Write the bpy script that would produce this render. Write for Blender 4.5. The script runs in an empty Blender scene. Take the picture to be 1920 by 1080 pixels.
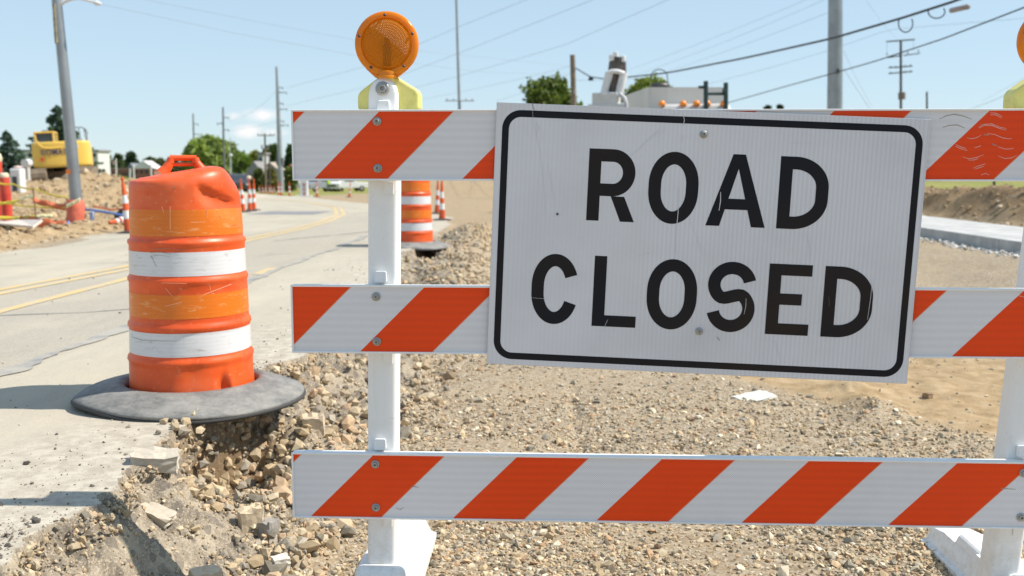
import bpy, math, random
import numpy as np
from mathutils import Vector, Matrix
R = math.radians
SC = bpy.context.scene
COL = SC.collection

# ------------------------------------------------------------------ camera
F_PX, PITCH, CAM_H = 1867.0, R(6.87), 1.355
cd = bpy.data.cameras.new('camera'); cam = bpy.data.objects.new('camera', cd); COL.objects.link(cam)
cd.sensor_width = 36.0; cd.lens = F_PX / 1920 * 36
cam.location = (0, 0, CAM_H); cam.rotation_euler = (R(90) - PITCH, 0, 0)
cd.clip_start = 0.05; cd.clip_end = 6000
cd.dof.use_dof = True; cd.dof.focus_distance = 3.15; cd.dof.aperture_fstop = 3.7
SC.camera = cam

# ------------------------------------------------------------------ light
SUN_AZ, SUN_EL = R(1), R(51)            # azimuth from +X towards +Y
sl = bpy.data.lights.new('sun', 'SUN'); sl.energy = 4.7; sl.angle = R(0.53); sl.color = (1.0, 0.93, 0.83)
so = bpy.data.objects.new('sun', sl); COL.objects.link(so)
sdir = Vector((math.cos(SUN_EL) * math.cos(SUN_AZ), math.cos(SUN_EL) * math.sin(SUN_AZ), math.sin(SUN_EL)))
so.rotation_euler = sdir.to_track_quat('Z', 'Y').to_euler(); so.location = (8, 2, 9)
W = bpy.data.worlds.new('World'); SC.world = W; W.use_nodes = True
nt = W.node_tree; N = nt.nodes; L = nt.links
bg = N['Background']
sky = N.new('ShaderNodeTexSky'); sky.sky_type = 'NISHITA'; sky.sun_disc = False
sky.sun_elevation = SUN_EL; sky.sun_rotation = R(90) - SUN_AZ
sky.altitude = 100; sky.air_density = 1.0; sky.dust_density = 0.0; sky.ozone_density = 1.0
bg.inputs['Strength'].default_value = 0.15
# small fair-weather clouds low over the far end of the road
tc = N.new('ShaderNodeTexCoord'); sep = N.new('ShaderNodeSeparateXYZ'); L.new(tc.outputs['Generated'], sep.inputs[0])
def wmath(op, a, b=None, clamp=False):
    m = N.new('ShaderNodeMath'); m.operation = op; m.use_clamp = clamp
    for i, v in enumerate((a, b)):
        if v is None: continue
        if isinstance(v, (int, float)): m.inputs[i].default_value = v
        else: L.new(v, m.inputs[i])
    return m.outputs[0]
nz = N.new('ShaderNodeTexNoise'); nz.inputs['Scale'].default_value = 55; nz.inputs['Detail'].default_value = 6
nz.inputs['Roughness'].default_value = 0.6
L.new(tc.outputs['Generated'], nz.inputs['Vector'])
az = wmath('ARCTAN2', sep.outputs[0], sep.outputs[1])
tot = None
for (a0, e0, wa, we) in ((-.2445, .0505, .020, .0065), (-.2545, .0350, .018, .0075), (-.268, .0490, .009, .004), (-.235,.034,.016,.004)):
    da = wmath('DIVIDE', wmath('SUBTRACT', az, a0), wa); de = wmath('DIVIDE', wmath('SUBTRACT', sep.outputs[2], e0), we)
    d = wmath('SQRT', wmath('ADD', wmath('MULTIPLY', da, da), wmath('MULTIPLY', de, de)))
    v = wmath('SUBTRACT', 1.15, d, True)
    tot = v if tot is None else wmath('MAXIMUM', tot, v)
cl = wmath('MULTIPLY', tot, wmath('MULTIPLY', wmath('SUBTRACT', nz.outputs[0], 0.24, True), 3.4), True)
mx = N.new('ShaderNodeMix'); mx.data_type = 'RGBA'; gm = N.new('ShaderNodeGamma'); gm.inputs['Gamma'].default_value = 0.32; L.new(sky.outputs[0], gm.inputs['Color'])
tn = N.new('ShaderNodeMix'); tn.data_type = 'RGBA'; tn.blend_type = 'MULTIPLY'; tn.inputs[0].default_value = 1; L.new(gm.outputs[0], tn.inputs[6]); tn.inputs[7].default_value = (1.80, 2.19, 2.5, 1)
L.new(cl, mx.inputs[0]); L.new(tn.outputs[2], mx.inputs[6])
mx.inputs[7].default_value = (5.3, 5.1, 5.1, 1)
L.new(mx.outputs[2], bg.inputs['Color'])
SC.view_settings.view_transform = 'Standard'; SC.view_settings.look = 'None'
SC.view_settings.exposure = 0.42; SC.view_settings.gamma = 1.0
SC.cycles.max_bounces = 6; SC.cycles.transparent_max_bounces = 8

# ------------------------------------------------------------------ picking points by distance
def ray(px, py):
    x = (px - 960) / F_PX; y = -(py - 540) / F_PX
    return np.array([x, math.cos(PITCH) + y * math.sin(PITCH), -math.sin(PITCH) + y * math.cos(PITCH)])
C0 = np.array([0, 0, CAM_H])
def atY(px, py, Y):
    r = ray(px, py); return Vector(C0 + r * (Y / r[1]))
def atZ(px, py, Z):
    r = ray(px, py); return Vector(C0 + r * ((Z - CAM_H) / r[2]))

# ------------------------------------------------------------------ noise
_rng = np.random.RandomState(7); _T = _rng.rand(256, 256)
def vnoise(x, y):
    xi = np.floor(x).astype(np.int64); yi = np.floor(y).astype(np.int64)
    fx = x - xi; fy = y - yi; fx = fx * fx * (3 - 2 * fx); fy = fy * fy * (3 - 2 * fy)
    a = _T[xi & 255, yi & 255]; b = _T[(xi + 1) & 255, yi & 255]; c = _T[xi & 255, (yi + 1) & 255]; d = _T[(xi + 1) & 255, (yi + 1) & 255]
    return (a * (1 - fx) + b * fx) * (1 - fy) + (c * (1 - fx) + d * fx) * fy
def fbm(x, y, f, o=4, g=.5, s=0.0):
    t = 0; a = 1; n = 0
    for k in range(o):
        t = t + a * (vnoise(x * f + 17.3 * k + s, y * f - 9.1 * k + s * 1.7) - .5); n += a; a *= g; f *= 2.03
    return t / n * 2          # about -1..1
def sst(a, b, x):
    t = np.clip((x - a) / (b - a), 0, 1); return t * t * (3 - 2 * t)

# ------------------------------------------------------------------ terrain
EDGE = [(-3, -1.62), (0, -1.5), (1.8, -1.38), (2.5, -1.33), (3.1, -1.29), (3.7, -1.28), (4.1, -1.22), (5, -1.17), (6.5, -1.1), (8, -1.12), (11, -1.28), (12.9, -1.22), (14, -1.15), (18, -1.15), (23, -1.4), (30, -3.0), (38, -5.4), (50, -9.5), (64, -13.5), (80, -19)]
LEFT = [(-3, -5.2), (0, -5.3), (8, -5.6), (11.4, -5.85), (14, -6.15), (17, -6.4), (20, -6.65), (24, -7.0), (29, -8.2), (36, -11.5), (46, -16.5), (58, -22), (80, -32)]
def ed(y, P): return np.interp(y, [p[0] for p in P], [p[1] for p in P])
def zbase(y): return np.interp(y, [-60, 14, 29, 62, 125, 140, 175, 210, 320, 3000], [.35, .35, .14, -.37, -1.6, -1.85, -1.2, -.8, 0, 0])
def dedge(x, y):
    n = fbm(x, y, 2.6, 5, .6, 3.1) * .13 + fbm(x, y, 14, 3, .6, 8.2) * .014
    amp = np.clip(1.3 - np.abs(y - 4) * .0, .3, 1.3)
    return x - ed(y, EDGE) + n * amp
def is_road(x, y):
    return (dedge(x, y) < 0) & (x > ed(y, LEFT) + fbm(x, y, .9, 3, .6, 5) * .35) & (y < 63) & (y > -3)
def height(x, y):
    zr = zbase(y)
    d = dedge(x, y)
    pit = np.interp(y, [-60, 5, 9, 13, 18, 26, 34], [0, 0, .05, .12, .27, .22, .1]); pit = np.where(y > 30, np.minimum(zbase(y), pit), pit)
    # broken slab edge: a short break, then a rubble slope down to the pit
    near = 1 - sst(16, 22, y)
    wid = .52 + .20 * fbm(x, y, 1.1, 3, .5, 1.0) + .05 * sst(3, 5, y)
    t = np.clip(d / wid, 0, 1)
    cl = np.clip(d / (.05 + .03 * fbm(x, y, 5, 2, .5, 13)), 0, 1) ** .8 * (.06 + .06 * fbm(x, y, 2.3, 4, .6, 12)) + np.clip(d / .02, 0, 1) * .012
    lump = (fbm(x, y, 5.5, 5, .6, 21) * .085 + fbm(x, y, 18, 4, .6, 31) * .030) * np.clip(d / .05, 0, 1) * (1 - sst(.8, 1.6, d / wid))
    slope = zr - cl - (zr - cl - pit) * (1 - (1 - t) ** 1.35)
    g = np.where(d > 0, slope + lump * near, zr)
    g = g * near + (1 - near) * np.where(d > 0, pit + (zr - pit) * (1 - sst(0, 2.5, d)), zr)
    # hollow under the overhanging drum base, a second one under the next drum
    g = g - .20 * np.exp(-(((x + 1.14) / .17) ** 2 + ((y - 3.93) / .26) ** 2) ** 2) * np.clip(d / .03, 0, 1)
    g = g - .22 * np.exp(-(((x + 1.08) / .13) ** 2 + ((y - 12.55) / .4) ** 2) ** 2) * np.clip(d / .03, 0, 1)
    # spoil ridge beside the edge further up
    g = g + .17 * np.exp(-((x + .62) / .34) ** 2) * sst(7.5, 10, y) * (1 - sst(16, 20, y)) * (1 + .5 * fbm(x, y, 2.5, 3, .5, 44))
    # heaped rubble right of the big drum
    g = g + .10 * np.exp(-(((x + .80) / .20) ** 2 + ((y - 4.45) / .42) ** 2)) * (1 + .6 * fbm(x, y, 5, 3, .5, 40))
    # pit floor: gentle ruts and small clods
    pm = sst(.3, .9, d)
    dirt = dirtzone(x, y)
    g = g + pm * (fbm(x, y, .7, 3, .5, 50) * .02 + fbm(x, y, 6, 3, .5, 51) * (.006 + .010 * dirt)) * (1 - sst(40, 60, y))
    rut = np.exp(-((x - .32 - .02 * (y - 4)) / .045) ** 2) * sst(3.2, 3.8, y) * (1 - sst(5.5, 6.5, y))
    g = g - .018 * rut * (1 + fbm(x, y, 9, 2))
    g = g + .07 * np.exp(-(((x - 2.0 - .12 * (y - 5.4)) / .16) ** 2)) * sst(4.9, 5.3, y) * (1 - sst(5.7, 6.3, y)) * (1 + .8 * fbm(x, y, 7, 3))
    g = g + (.285 + .03 * fbm(x, y, 2, 4, .6, 59) - g) * sst(4.6, 6.1, x + .2 * fbm(x, y, 1.5, 3, .5, 58)) * sst(5, 8, y) * (1 - sst(8, 9, x)) * (y < 46)
    # ---- right: bank of excavated earth behind the new pavement, lawn beyond
    rb = sst(8.0, 9.2, x + .25 * fbm(x, y, .8, 3, .5, 60)) * sst(3, 8, y) 
    top = .79 + .13 * np.exp(-((x - 9.5) / .8) ** 2) * (1 + 1.2 * fbm(x, y, 1.1, 4, .6, 61))
    top = np.where(x > 11, .79 - .79 * sst(200, 900, np.hypot(x, y)), top)
    g = g + rb * (top - g) + rb * (1 - sst(10.2, 11, x)) * fbm(x, y, 2.2, 4, .6, 62) * .11
    # ---- left: shoulder, clods, spoil heap that carries the excavator
    dl = ed(y, LEFT) - x
    lm = sst(0, .5, dl) * (y > -3)
    g = g + lm * (fbm(x, y, 1.5, 5, .62, 70) * .10 + .03) * (1 - sst(60, 90, y))
    g = g + lm * np.exp(-((dl - .8) / .5) ** 2) * (.06 + .10 * np.abs(fbm(x, y, 2.6, 3, .5, 73))) * (1 - sst(24, 30, y))
    mp = sst(20, 39, y) * (1 - sst(52, 62, y)) * sst(-12.6, -17.5, x + fbm(x, y, .35, 3, .5, 71) * 1.6) * (1 - sst(30, 40, -x) * .8)
    g = g + mp * (.68 - zr + fbm(x, y, .8, 5, .62, 72) * .36 * (1 - sst(42.5, 44, y) * (1 - sst(50, 52, y))))
    g = g + .46 * np.exp(-(((x + 17.1) / 1.1) ** 2 + ((y - 41.3) / 1.5) ** 2)) * (1 + .35 * fbm(x, y, 1.1, 4, .6, 77)) + .36 * np.exp(-(((x + 15.0) / 1.5) ** 2 + ((y - 38.5) / 1.8) ** 2)) * (1 + .4 * fbm(x, y, 1.3, 4, .6, 78))
    g = g + 1.15 * sst(52, 60, y) * (1 - sst(70, 82, y)) * sst(-8.6, -6.2, x + fbm(x, y, .3, 3, .5, 85)) * (1 - sst(6, 12, x)) * (1 + .25 * fbm(x, y, .35, 4, .6, 84))
    return g
def dirtzone(x, y):
    n = fbm(x, y, 1.6, 4, .55, 80) * .35
    a = sst(0, .35, (x - 1.5 - (5.9 - y) * .72 + n * .6)) * (1 - sst(6.6, 7.6, y + n)) * sst(3.5, 4.2, y)
    b = sst(13, 17, y + n * 4) * .5
    c = sst(0, .4, ed(y, LEFT) - x)
    return np.clip(a + b + c, 0, 1)

# ------------------------------------------------------------------ properties
def tag(o, label=None, cat=None, group=None, kind=None):
    if label: o['label'] = label
    if cat: o['category'] = cat
    if group: o['group'] = group
    if kind: o['kind'] = kind
    return o
def empty(name, loc=(0, 0, 0), rz=0.0, parent=None):
    o = bpy.data.objects.new(name, None); COL.objects.link(o); o.location = loc; o.rotation_euler = (0, 0, rz)
    o.empty_display_size = .1
    if parent: o.parent = parent
    return o
def thing(name, label, cat, loc=(0, 0, 0), rz=0.0, group=None): return tag(empty(name, loc, rz), label, cat, group)
def kids(o): return [c for c in bpy.data.objects if c.parent == o]
def copy_tree(o, parent=None, label=None):
    c = o.copy(); COL.objects.link(c)
    if parent: c.parent = parent
    if label: c['label'] = label
    for k in kids(o): copy_tree(k, c)
    return c
def npmesh(name, V, Fs, mat, parent=None, smooth=False, attrs=None):
    """V (n,3), Fs (m,k) int arrays or list of them"""
    me = bpy.data.meshes.new(name)
    if not isinstance(Fs, list): Fs = [Fs]
    Fs = [f for f in Fs if len(f)]
    li = np.concatenate([f.ravel() for f in Fs]).astype(np.int32)
    tot = np.concatenate([np.full(len(f), f.shape[1], np.int32) for f in Fs])
    st = np.concatenate([[0], np.cumsum(tot)[:-1]]).astype(np.int32)
    me.vertices.add(len(V)); me.vertices.foreach_set('co', np.asarray(V, np.float32).ravel())
    me.loops.add(len(li)); me.loops.foreach_set('vertex_index', li)
    me.polygons.add(len(tot)); me.polygons.foreach_set('loop_start', st); me.polygons.foreach_set('loop_total', tot)
    me.polygons.foreach_set('use_smooth', np.full(len(tot), smooth))
    for k, a in (attrs or {}).items():
        at = me.attributes.new(k, 'FLOAT_COLOR', 'POINT')
        a = np.asarray(a, np.float32)
        if a.shape[1] == 3: a = np.hstack([a, np.ones((len(a), 1), np.float32)])
        at.data.foreach_set('color', a.ravel())
    me.update(); me.validate()
    o = bpy.data.objects.new(name, me); COL.objects.link(o)
    if mat: me.materials.append(mat)
    if parent: o.parent = parent
    return o

class MB:
    """collects shapes into one mesh"""
    def __init__(s): s.v = []; s.f = []; s.sm = []; s.mi = []
    def add(s, vs, fs, smooth=False, mi=0):
        b = len(s.v); s.mi += [mi] * len(fs); s.v += [tuple(v) for v in vs]; s.f += [tuple(i + b for i in f) for f in fs]; s.sm += [smooth] * len(fs); return s
    def box(s, c, d, M=None, bev=0.0, taper=(1, 1)):
        hx, hy, hz = d[0] / 2, d[1] / 2, d[2] / 2
        if bev <= 0:
            vs = [(sx * hx * (taper[0] if sz > 0 else 1), sy * hy * (taper[1] if sz > 0 else 1), sz * hz) for sz in (-1, 1) for sy in (-1, 1) for sx in (-1, 1)]
            fs = [(0, 2, 3, 1), (4, 5, 7, 6), (0, 1, 5, 4), (2, 6, 7, 3), (0, 4, 6, 2), (1, 3, 7, 5)]
        else:
            import bmesh
            bm = bmesh.new(); bmesh.ops.create_cube(bm, size=1)
            for v in bm.verts:
                tz = v.co.z > 0
                v.co = (v.co.x * d[0] * (taper[0] if tz else 1), v.co.y * d[1] * (taper[1] if tz else 1), v.co.z * d[2])
            bmesh.ops.bevel(bm, geom=bm.edges[:], offset=bev, segments=3, profile=.5, affect='EDGES')
            vs = [v.co.copy() for v in bm.verts]; fs = [[v.index for v in f.verts] for f in bm.faces]; bm.free()
        out = []
        for v in vs:
            v = Vector(v)
            if M: v = M @ v
            out.append(v + Vector(c))
        return s.add(out, fs)
    def tube(s, pts, r, n=8, caps=True, smooth=True):
        pts = [Vector(p) for p in pts]; rr = r if isinstance(r, (list, tuple)) else [r] * len(pts)
        vs = []; fs = []; prev = None
        for i, p in enumerate(pts):
            t = (pts[min(i + 1, len(pts) - 1)] - pts[max(i - 1, 0)]).normalized()
            if prev is None:
                a = t.orthogonal().normalized()
            else:
                a = (prev - t * prev.dot(t)); a = a.normalized() if a.length > 1e-6 else t.orthogonal().normalized()
            prev = a; b = t.cross(a)
            for k in range(n):
                an = 2 * math.pi * k / n; vs.append(p + (a * math.cos(an) + b * math.sin(an)) * rr[i])
        for i in range(len(pts) - 1):
            for k in range(n):
                fs.append((i * n + k, i * n + (k + 1) % n, (i + 1) * n + (k + 1) % n, (i + 1) * n + k))
        s.add(vs, fs, smooth)
        if caps:
            s.add(vs[:n], [tuple(reversed(range(n)))]); s.add(vs[-n:], [tuple(range(n))])
        return s
    def lathe(s, prof, n=32, c=(0, 0, 0), M=None, smooth=True, close=False):
        vs = []; fs = []; m = len(prof)
        for (r, z) in prof:
            for k in range(n):
                a = 2 * math.pi * k / n; v = Vector((r * math.cos(a), r * math.sin(a), z))
                if M: v = M @ v
                vs.append(v + Vector(c))
        for i in range(m - 1 + (1 if close else 0)):
            j = (i + 1) % m
            for k in range(n): fs.append((i * n + k, i * n + (k + 1) % n, j * n + (k + 1) % n, j * n + k))
        return s.add(vs, fs, smooth)
    def prism(s, poly, h, M):
        """poly in local xy, extruded 0..h in local z, placed by M"""
        n = len(poly); vs = [M @ Vector((x, y, 0)) for x, y in poly] + [M @ Vector((x, y, h)) for x, y in poly]
        fs = [tuple(reversed(range(n))), tuple(range(n, 2 * n))] + [(i, (i + 1) % n, (i + 1) % n + n, i + n) for i in range(n)]
        return s.add(vs, fs)
    def build(s, name, mat, parent=None, bevel=0):
        me = bpy.data.meshes.new(name); me.from_pydata([tuple(v) for v in s.v], [], s.f)
        me.polygons.foreach_set('use_smooth', s.sm)
        o = bpy.data.objects.new(name, me); COL.objects.link(o)
        for m_ in (mat if isinstance(mat, (list, tuple)) else [mat]): me.materials.append(m_)
        me.polygons.foreach_set('material_index', s.mi); me.update()
        if parent: o.parent = parent
        return o
XZ = Matrix(((1, 0, 0, 0), (0, 0, -1, 0), (0, 1, 0, 0), (0, 0, 0, 1)))     # local xy -> world xz, extrusion towards -y

# ------------------------------------------------------------------ materials
class NM:
    def __init__(s, name):
        s.m = bpy.data.materials.new(name); s.m.use_nodes = True; s.t = s.m.node_tree; s.n = s.t.nodes; s.b = s.n['Principled BSDF']; s.o = s.n['Material Output']
        s.tc = None
    def L(s, a, b): s.t.links.new(a, b)
    def coord(s, k='Object'):
        if s.tc is None: s.tc = s.n.new('ShaderNodeTexCoord')
        return s.tc.outputs[k]
    def set(s, inp, v):
        if isinstance(v, (int, float, tuple, list)): inp.default_value = v if not (isinstance(v, tuple) and len(v) == 3) else (*v, 1)
        else: s.L(v, inp)
    def noise(s, sc, det=4, ro=.55, vec=None, out=0):
        n = s.n.new('ShaderNodeTexNoise'); n.inputs['Scale'].default_value = sc; n.inputs['Detail'].default_value = det; n.inputs['Roughness'].default_value = ro
        s.L(vec or s.coord(), n.inputs['Vector']); return n.outputs[out]
    def voro(s, sc, feat='F1', out='Color', vec=None, rnd=1.0):
        n = s.n.new('ShaderNodeTexVoronoi'); n.feature = feat; n.inputs['Scale'].default_value = sc; n.inputs['Randomness'].default_value = rnd
        s.L(vec or s.coord(), n.inputs['Vector']); return n.outputs[out]
    def math(s, op, a, b=0.0, clamp=False, c=None):
        n = s.n.new('ShaderNodeMath'); n.operation = op; n.use_clamp = clamp; s.set(n.inputs[0], a); s.set(n.inputs[1], b)
        if c is not None: s.set(n.inputs[2], c)
        return n.outputs[0]
    def ramp(s, fac, stops, interp='LINEAR'):
        n = s.n.new('ShaderNodeValToRGB'); n.color_ramp.interpolation = interp; e = n.color_ramp.elements
        while len(e) > 1: e.remove(e[-1])
        e[0].position = stops[0][0]; e[0].color = (*stops[0][1], 1) if isinstance(stops[0][1], tuple) else (stops[0][1],) * 3 + (1,)
        for p, c in stops[1:]:
            x = e.new(p); x.color = (*c, 1) if isinstance(c, tuple) else (c, c, c, 1)
        s.set(n.inputs[0], fac); return n.outputs[0]
    def mix(s, f, a, b, mode='MIX'):
        n = s.n.new('ShaderNodeMix'); n.data_type = 'RGBA'; n.blend_type = mode; s.set(n.inputs[0], f); s.set(n.inputs[6], a); s.set(n.inputs[7], b); return n.outputs[2]
    def sepv(s, v):
        n = s.n.new('ShaderNodeSeparateXYZ'); s.L(v, n.inputs[0]); return n.outputs
    def map(s, sc=(1, 1, 1), loc=(0, 0, 0), rot=(0, 0, 0), vec=None):
        n = s.n.new('ShaderNodeMapping'); n.inputs['Scale'].default_value = sc; n.inputs['Location'].default_value = loc; n.inputs['Rotation'].default_value = rot
        s.L(vec or s.coord(), n.inputs['Vector']); return n.outputs[0]
    def attr(s, nm):
        n = s.n.new('ShaderNodeAttribute'); n.attribute_name = nm; return n.outputs['Color']
    def bump(s, h, st=.3, dist=.01, nrm=None):
        n = s.n.new('ShaderNodeBump'); n.inputs['Strength'].default_value = st; n.inputs['Distance'].default_value = dist; s.L(h, n.inputs['Height'])
        if nrm: s.L(nrm, n.inputs['Normal'])
        s.L(n.outputs[0], s.b.inputs['Normal']); return n.outputs[0]
    def base(s, c, rough=.6, metal=0.0, spec=.5):
        s.set(s.b.inputs['Base Color'], c); s.set(s.b.inputs['Roughness'], rough); s.set(s.b.inputs['Metallic'], metal); s.set(s.b.inputs['Specular IOR Level'], spec); return s
def simple(name, c, rough=.6, metal=0.0, var=.12, sc=6.0, bump=0.0, spec=.5):
    k = NM(name); n = k.noise(sc, 5, .6)
    col = k.mix(k.math('MULTIPLY', k.math('SUBTRACT', n, .35, True), 2.2 , True), tuple(x * (1 - var) for x in c), tuple(min(1, x * (1 + var * .6)) for x in c))
    k.base(col, rough, metal, spec)
    if bump: k.bump(n, bump, .01)
    return k.m
M = {}
# white moulded plastic with a little grime
k = NM('white_plastic'); n1 = k.noise(9, 6, .65); n2 = k.noise(60, 4, .7)
c = k.mix(k.ramp(n1, [(.55, 0.0), (.75, .35)]), (.80, .80, .79), (.62, .58, .50))
c = k.mix(k.ramp(n2, [(.64, 0.0), (.72, .5)]), c, (.45, .40, .33))
ge = k.n.new('ShaderNodeNewGeometry'); px_, py_, pz_ = k.sepv(ge.outputs['Position']); n3 = k.noise(38, 6, .75, ge.outputs['Position'])
splash = k.math('MULTIPLY', k.ramp(n3, [(.44, 0.0), (.60, 1.0)]), k.ramp(pz_, [(0.0, .5), (.08, .28), (.35, .08), (.6, .0)])); c = k.mix(splash, c, (.50, .42, .30))
n4 = k.noise(5, 4, .6, k.map((9, 9, .8))); c = k.mix(k.ramp(n4, [(.55, 0.0), (.8, .30)]), c, (.60, .57, .50)); k.base(c, .45); k.bump(n1, .08, .004); M['white_plastic'] = k.m
# weathered concrete-coloured road
k = NM('road_surface'); zc = k.attr('zone'); z3 = k.n.new('ShaderNodeSeparateColor'); k.L(zc, z3.inputs[0])
big = k.noise(.35, 6, .6); mid = k.noise(2.2, 5, .6, k.map((1, .35, 1))); fine = k.noise(90, 3, .7); agg = k.voro(230, 'F1', 'Color'); aggv = k.n.new('ShaderNodeSeparateColor'); k.L(agg, aggv.inputs[0])
c = k.mix(k.ramp(big, [(.35, 0.0), (.65, 1.0)]), (.43, .385, .295), (.49, .44, .35))
c = k.mix(k.ramp(mid, [(.40, .55), (.62, 0.0)]), c, (.37, .335, .275))
c = k.mix(k.math('MULTIPLY', z3.outputs[0], .65), c, (.385, .345, .285))              # darker worn aggregate lane
c = k.mix(k.math('MULTIPLY', k.ramp(aggv.outputs[0], [(.55, 0.0), (.9, 1.0)]), k.math('ADD', .18, k.math('MULTIPLY', z3.outputs[0], .35))), c, (.22, .20, .17))
c = k.mix(k.math('MULTIPLY', k.ramp(aggv.outputs[1], [(.7, 0.0), (.95, 1.0)]), .35), c, (.60, .56, .48))
c = k.mix(k.math('MULTIPLY', z3.outputs[1], .9), c, k.mix(k.ramp(k.noise(14, 6, .7), [(.42, 0.0), (.6, 1.0)]), (.38, .335, .27), (.52, .475, .39)))   # dusty broken margin
c = k.mix(k.math('MULTIPLY', k.ramp(fine, [(.60, 0.0), (.72, 1.0)]), .5), c, (.25, .215, .17))
c = k.mix(k.ramp(k.noise(.9, 7, .7, k.map((1.6, .25, 1), (5, 0, 0))), [(.50, 0.0), (.72, .40)]), c, (.26, .245, .215)); c = k.mix(k.ramp(k.noise(1.1, 6, .7, k.map((1, .5, 1), (2, 7, 0))), [(.52, 0.0), (.7, .45)]), c, (.52, .46, .35))
k.base(c, .9, 0, .2); k.bump(k.math('ADD', fine, k.math('MULTIPLY', aggv.outputs[0], .5)), .5, .003); M['road'] = k.m
# bare ground: crushed stone, rubble, earth
k = NM('bare_ground'); zc = k.attr('zone'); z3 = k.n.new('ShaderNodeSeparateColor'); k.L(zc, z3.inputs[0])
v1 = k.voro(75, 'F1', 'Color'); s1 = k.n.new('ShaderNodeSeparateColor'); k.L(v1, s1.inputs[0]); d1 = k.voro(75, 'F1', 'Distance')
v2 = k.voro(28, 'F1', 'Color'); s2 = k.n.new('ShaderNodeSeparateColor'); k.L(v2, s2.inputs[0])
big = k.noise(.8, 6, .6); med = k.noise(7, 6, .65); fin = k.noise(120, 4, .7)
grav = k.ramp(s1.outputs[0], [(0, (.17, .125, .075)), (.2, (.28, .215, .14)), (.45, (.37, .295, .20)), (.7, (.44, .365, .26)), (.88, (.32, .295, .25)), (1, (.56, .50, .40))])
grav = k.mix(k.ramp(d1, [(.35, 0.0), (.75, .75)]), grav, (.26, .20, .14))
grav = k.mix(k.ramp(big, [(.4, 0.0), (.7, .45)]), grav, (.44, .34, .22))
earth = k.ramp(med, [(.25, (.22, .15, .075)), (.5, (.37, .265, .15)), (.7, (.47, .355, .22))])
earth = k.mix(k.ramp(fin, [(.55, 0.0), (.7, .5)]), earth, (.34, .25, .16))
rub = k.mix(k.ramp(med, [(.42, 0.0), (.66, 1.0)]), (.20, .165, .125), (.40, .335, .245))
rub = k.mix(k.ramp(fin, [(.5, 0.0), (.62, .7)]), rub, (.50, .435, .34))
rub = k.mix(k.ramp(s2.outputs[1], [(.75, 0.0), (.8, .6)]), rub, (.12, .105, .09))
c = k.mix(z3.outputs[0], grav, earth); c = k.mix(z3.outputs[1], c, rub)
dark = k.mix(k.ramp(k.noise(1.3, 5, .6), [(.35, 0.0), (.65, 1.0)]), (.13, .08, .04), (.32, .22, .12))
c = k.mix(k.math('MULTIPLY', z3.outputs[2], .85), c, dark)  # soil tone of the bank; in the drum hollows it paints shade
k.base(c, .95, 0, .15)
h = k.math('ADD', k.math('MULTIPLY', med, 1.6), k.math('ADD', k.math('MULTIPLY', fin, .4), k.math('MULTIPLY', s1.outputs[0], .5)))
k.bump(h, .75, .010); M['ground'] = k.m
# per-stone coloured
k = NM('stone'); cc = k.attr('tint'); n = k.noise(60, 5, .7); c = k.mix(k.ramp(n, [(.35, .35), (.6, 0.0)]), cc, k.mix(1.0, cc, (.55, .5, .45), 'MULTIPLY')); k.base(c, .92, 0, .2); k.bump(n, .4, .004); M['stone'] = k.m
k = NM('lawn'); n = k.noise(.5, 5, .6); n2 = k.noise(14, 4, .7)
c = k.mix(k.ramp(n, [(.35, 0.0), (.65, 1.0)]), (.15, .19, .035), (.30, .27, .09)); c = k.mix(k.ramp(n2, [(.45, 0.0), (.65, .5)]), c, (.36, .32, .15)); k.base(c, .95, 0, .1); k.bump(n2, .6, .05); M['lawn'] = k.m
M['yellow_paint'] = None
k = NM('yellow_paint'); n = k.noise(7, 6, .7); c = k.mix(k.ramp(n, [(.34, 0.0), (.66, 1.0)]), (.46, .41, .31), (.62, .43, .16)); k.base(c, .85, 0, .2); M['yellow_paint'] = k.m
k = NM('crack_filler'); n = k.noise(5, 5, .7); k.base(k.mix(k.ramp(n, [(.32, 0.0), (.58, 1.0)]), (.22, .22, .22), (.38, .35, .295)), .7); M['filler'] = k.m
k = NM('patch_asphalt'); n = k.noise(40, 5, .7); k.base(k.mix(n, (.16, .165, .18), (.26, .26, .27)), .85); M['patch'] = k.m

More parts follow.
